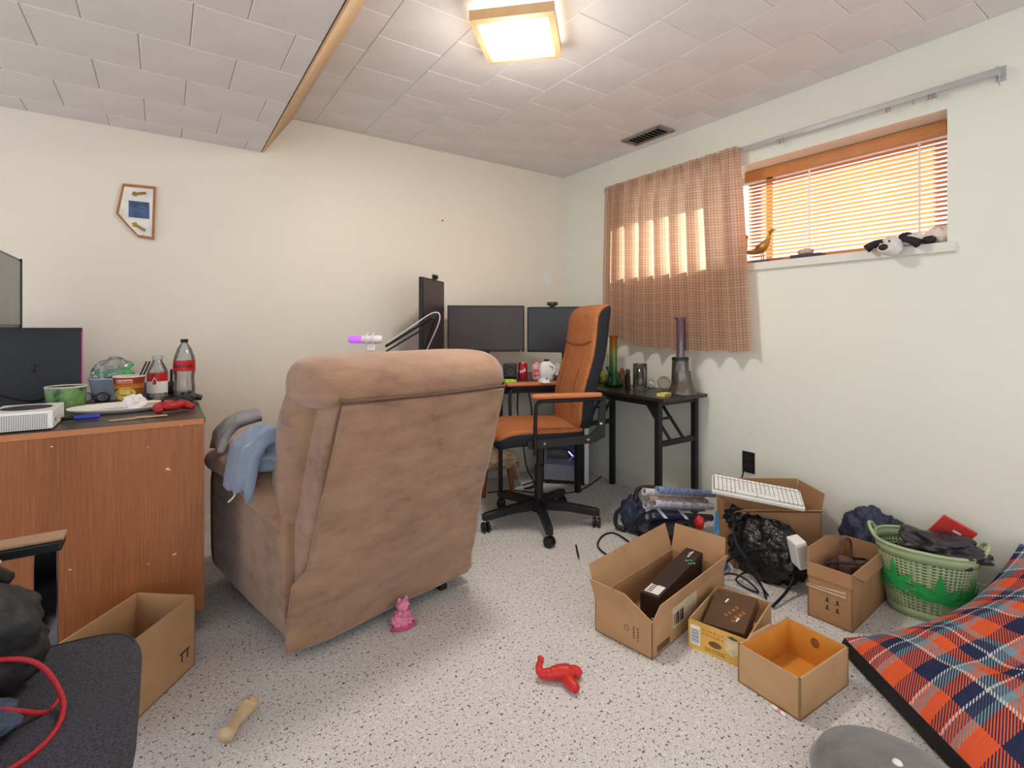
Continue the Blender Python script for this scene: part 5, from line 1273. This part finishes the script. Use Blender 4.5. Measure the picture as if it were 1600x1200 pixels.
# ------------------------------------------------------------------ small things on the carpet
p = at(880, 1062, 0)
rt = thing('red_toy', 'red rubber lobster-shaped dog toy on the carpet', 'dog toy', (p.x, p.y, 0))
rr_ = pm('red_rubber', (206, 44, 38), .4, var=.04)
q_ = lambda px, py, z=.024: at(px, py, z)-p
obj('body', tube(B(), [q_(845, 1032, .05), q_(842, 1044, .034), q_(847, 1052), q_(860, 1053), q_(872, 1050, .028), q_(884, 1051, .028), q_(890, 1053)], lambda t_: (.010+.017*min(1, t_*1.15)**1.3)*(1+.07*math.sin(t_*60)*(t_ < .6))*(1 if t_ < .9 else .8), 14, 6), rr_, rt, True)
for e_, mid in (((906, 1054), (897, 1049)), ((901, 1077), (889, 1064))):
    obj('claw', tube(B(), [q_(882, 1053), q_(*mid, .022), q_(*e_, .02)], lambda t_: .011+.008*math.sin(.4+t_*2.4), 12, 5), rr_, rt, True)
obj('tail_fan', lump(q_(845, 1030, .055), (.010, .012, .012), 3, .2, 3, .001, 3), rr_, rt, True)
p = at(628, 978, 0)
pk_ = thing('pink_toy', 'crumpled pink rubber pig toy behind the recliner', 'dog toy', (p.x, p.y, 0))
pinkm = pm('pink_rubber', (232, 138, 172), .5, var=.06, vscale=30)
obj('body', lump((0, 0, .028), (.042, .036, .03), 71, .35, 3, 0, 4, .15, 5), pinkm, pk_, True)
obj('head', lump((.012, .018, .066), (.024, .022, .026), 72, .3, 3, None, 4, .1, 5), pinkm, pk_, True)
for s in (-1, 1): obj('ear', lump((.012+s*.014, .022, .088), (.008, .005, .011), 5, .2, 3, None, 2), pinkm, pk_, True)
obj('frill', lump((0, -.018, .008), (.046, .022, .012), 74, .5, 5, 0, 4, .2, 8), pm('dark_pink', (206, 84, 130), .5, var=.06), pk_, True)
p0, p1 = at(900, 852, .006), at(905, 874, .006)
pn_ = thing('black_pen', 'thin black pen on the carpet before the office chair', 'pen', (0, 0, 0))
obj('barrel', tube(B(), [p0, p0*.3+p1*.7], .005, 8), black_pl, pn_, 'auto'); obj('tip', tube(B(), [p0*.3+p1*.7, p1], lambda t_: .005*(1-t_)+.001, 8), black_pl, pn_, 'auto')
p0, p1 = at(1207, 1103, .005), at(1228, 1118, .005)
ws = thing('pink_white_stick', 'short white stick with pink band beside the tan box', 'stick', (0, 0, 0))
obj('shaft', tube(B(), [p0, p1], .005, 8), paper, ws, 'auto'); obj('band', tube(B(), [p0*.6+p1*.4, p0*.35+p1*.65], .0054, 8), pinkm, ws, 'auto')
p0, p1 = at(388, 1102, .025), at(352, 1150, .022)
bn = thing('chew_bone', 'tan rawhide chew bone on the carpet', 'dog chew')
bnm = pm('rawhide', (214, 186, 148), .7, var=.06)
obj('roll', tube(B(), [p0, (p0+p1)/2, p1], lambda t_: .019+.004*math.cos(t_*6), 14, 4), bnm, bn, True)
obj('knot', lump(p0, (.027, .022, .023), 4, .25, 3, .002, 3), bnm, bn, True)

# ------------------------------------------------------------------ carton and black visitor chair at the lower left
b6, ux, uy, lo = carton('plain_carton', 'empty open brown carton in front of the oak cabinet', (.088, 2.035), (-.075, 2.165), (-.165, 1.76), .238, card, [])
del b6['w'], b6['d']
bm = B()
for a in (.035, .06): slab(bm, [lo(-.001, a, .05), lo(-.001, a+.005, .05), lo(-.001, a+.005, .075), lo(-.001, a, .075)], .0008)
slab(bm, [lo(-.001, .028, .075), lo(-.001, .072, .075), lo(-.001, .072, .08), lo(-.001, .028, .08)], .0008)
obj('handling_mark', bm, ink, b6)
vc = thing('visitor_chair', 'black mesh chair with chrome frame and wood-topped arms', 'chair', (-.31, 1.13, 0))
mesh_f = pm('black_weave', (72, 72, 82), .9, var=.2, vscale=260, bump=.5, bscale=300, bdist=.002)
R_ = [[p + Vector((0, 0, .01*math.cos(p.y*4))) for p in sring(.0, 0, z, hx, hy, 6, 48)] for z, hx, hy in ((.435, .245, .235), (.445, .268, .255), (.475, .275, .262), (.492, .268, .255), (.496, .255, .243))]
obj('seat', loft(B(), R_), mesh_f, vc, 'auto')
bm = tube(B(), [p for p in sring(0, 0, .497, .262, .25, 6, 48)]+[sring(0, 0, .497, .262, .25, 6, 48)[0]], .005, 6); obj('seat_piping', bm, black_pl, vc, True)
R_ = [[Vector((-.30-.12*(z-.5)+p.x, p.y, z)) for p in sring(0, 0, 0, .025, hy, 5, 32)] for z, hy in ((.55, .20), (.6, .235), (.85, .24), (.95, .22), (.98, .18))]
obj('backrest', loft(B(), R_), mesh_f, vc, True)
armw = pm('arm_wood', (176, 140, 112), .5, var=.06, stretch=(3, 30, 30))
for s in (-1, 1):
    y = s*.385
    obj('arm_pad', bb(-.28, .125, y-.028, y+.028, .655, .678, None, .005), black_pl, vc)
    obj('arm_top', bb(-.28, .128, y-.027, y+.027, .678, .686, None, .003), armw, vc)
    bm = B(); bb(.075, .115, y-.006, y+.006, .02, .655, bm, .002); bb(-.30, .115, y-.006, y+.006, 0, .03, bm, .002); bb(-.30, -.262, y-.006, y+.006, .02, .655, bm, .002); obj('side_frame', bm, pm('dark_chrome', (120, 120, 126), .15, 1, var=.1), vc)
bm = B(); bb(.05, .08, -.385, .385, .41, .432, bm); bb(-.27, -.24, -.385, .385, .41, .432, bm); obj('seat_bar', bm, black_mt, vc)
hb = thing('handbag', 'black bag with metal buckle heaped on the visitor chair', 'bag')
obj('body', lump((-.33, 1.26, .595), (.16, .12, .11), 81, .2, 2.2, .499, 5, .04, 3), pm('worn_black', (40, 40, 42), .6, var=.15, vscale=16, bump=.5, bscale=40, bdist=.01), hb, True)
obj('strap', tube(B(), [(-.50, 1.30, .70), (-.40, 1.31, .735), (-.30, 1.33, .71), (-.25, 1.36, .66)], .016, 8, 6), black_pl, hb, True)
obj('buckle', bx(B(), (-.28, 1.325, .705), (.05, .02, .04), rot(.3, .5, .2), .006), chrome, hb)
dn = pm('denim', (74, 88, 108), .9, var=.12, vscale=90, bump=.4, bscale=120, bdist=.003)
tag(obj('jeans', lump((-.335, 1.115, .532), (.15, .09, .04), 83, .2, 2, .499, 5, .03, 4), dn, None, True), 'folded blue denim jeans on the visitor chair', 'clothing')
tag(obj('clear_pouch', lump((-.34, .99, .535), (.10, .09, .045), 85, .3, 3, .5, 4, .15, 5), clear_pl, None, True), 'crumpled clear plastic pouch on the visitor chair', 'plastic bag')
rdc = pm('red_braid', (186, 36, 48), .6, var=.12, vscale=300)
cable('red_cable', 'red braided cable curled over the black visitor chair', [(-.52, 1.10, .61), (-.40, 1.14, .625), (-.28, 1.17, .61), (-.19, 1.19, .575), (-.145, 1.15, .525), (-.14, 1.09, .507), (-.17, 1.03, .507), (-.24, .99, .51)], .0045, rdc)
cable('red_cable', 'second loop of red braided cable across the jeans', [(-.50, 1.06, .585), (-.40, 1.08, .592), (-.30, 1.11, .585), (-.215, 1.12, .545), (-.165, 1.14, .506), (-.15, 1.17, .503)], .0045, rdc)
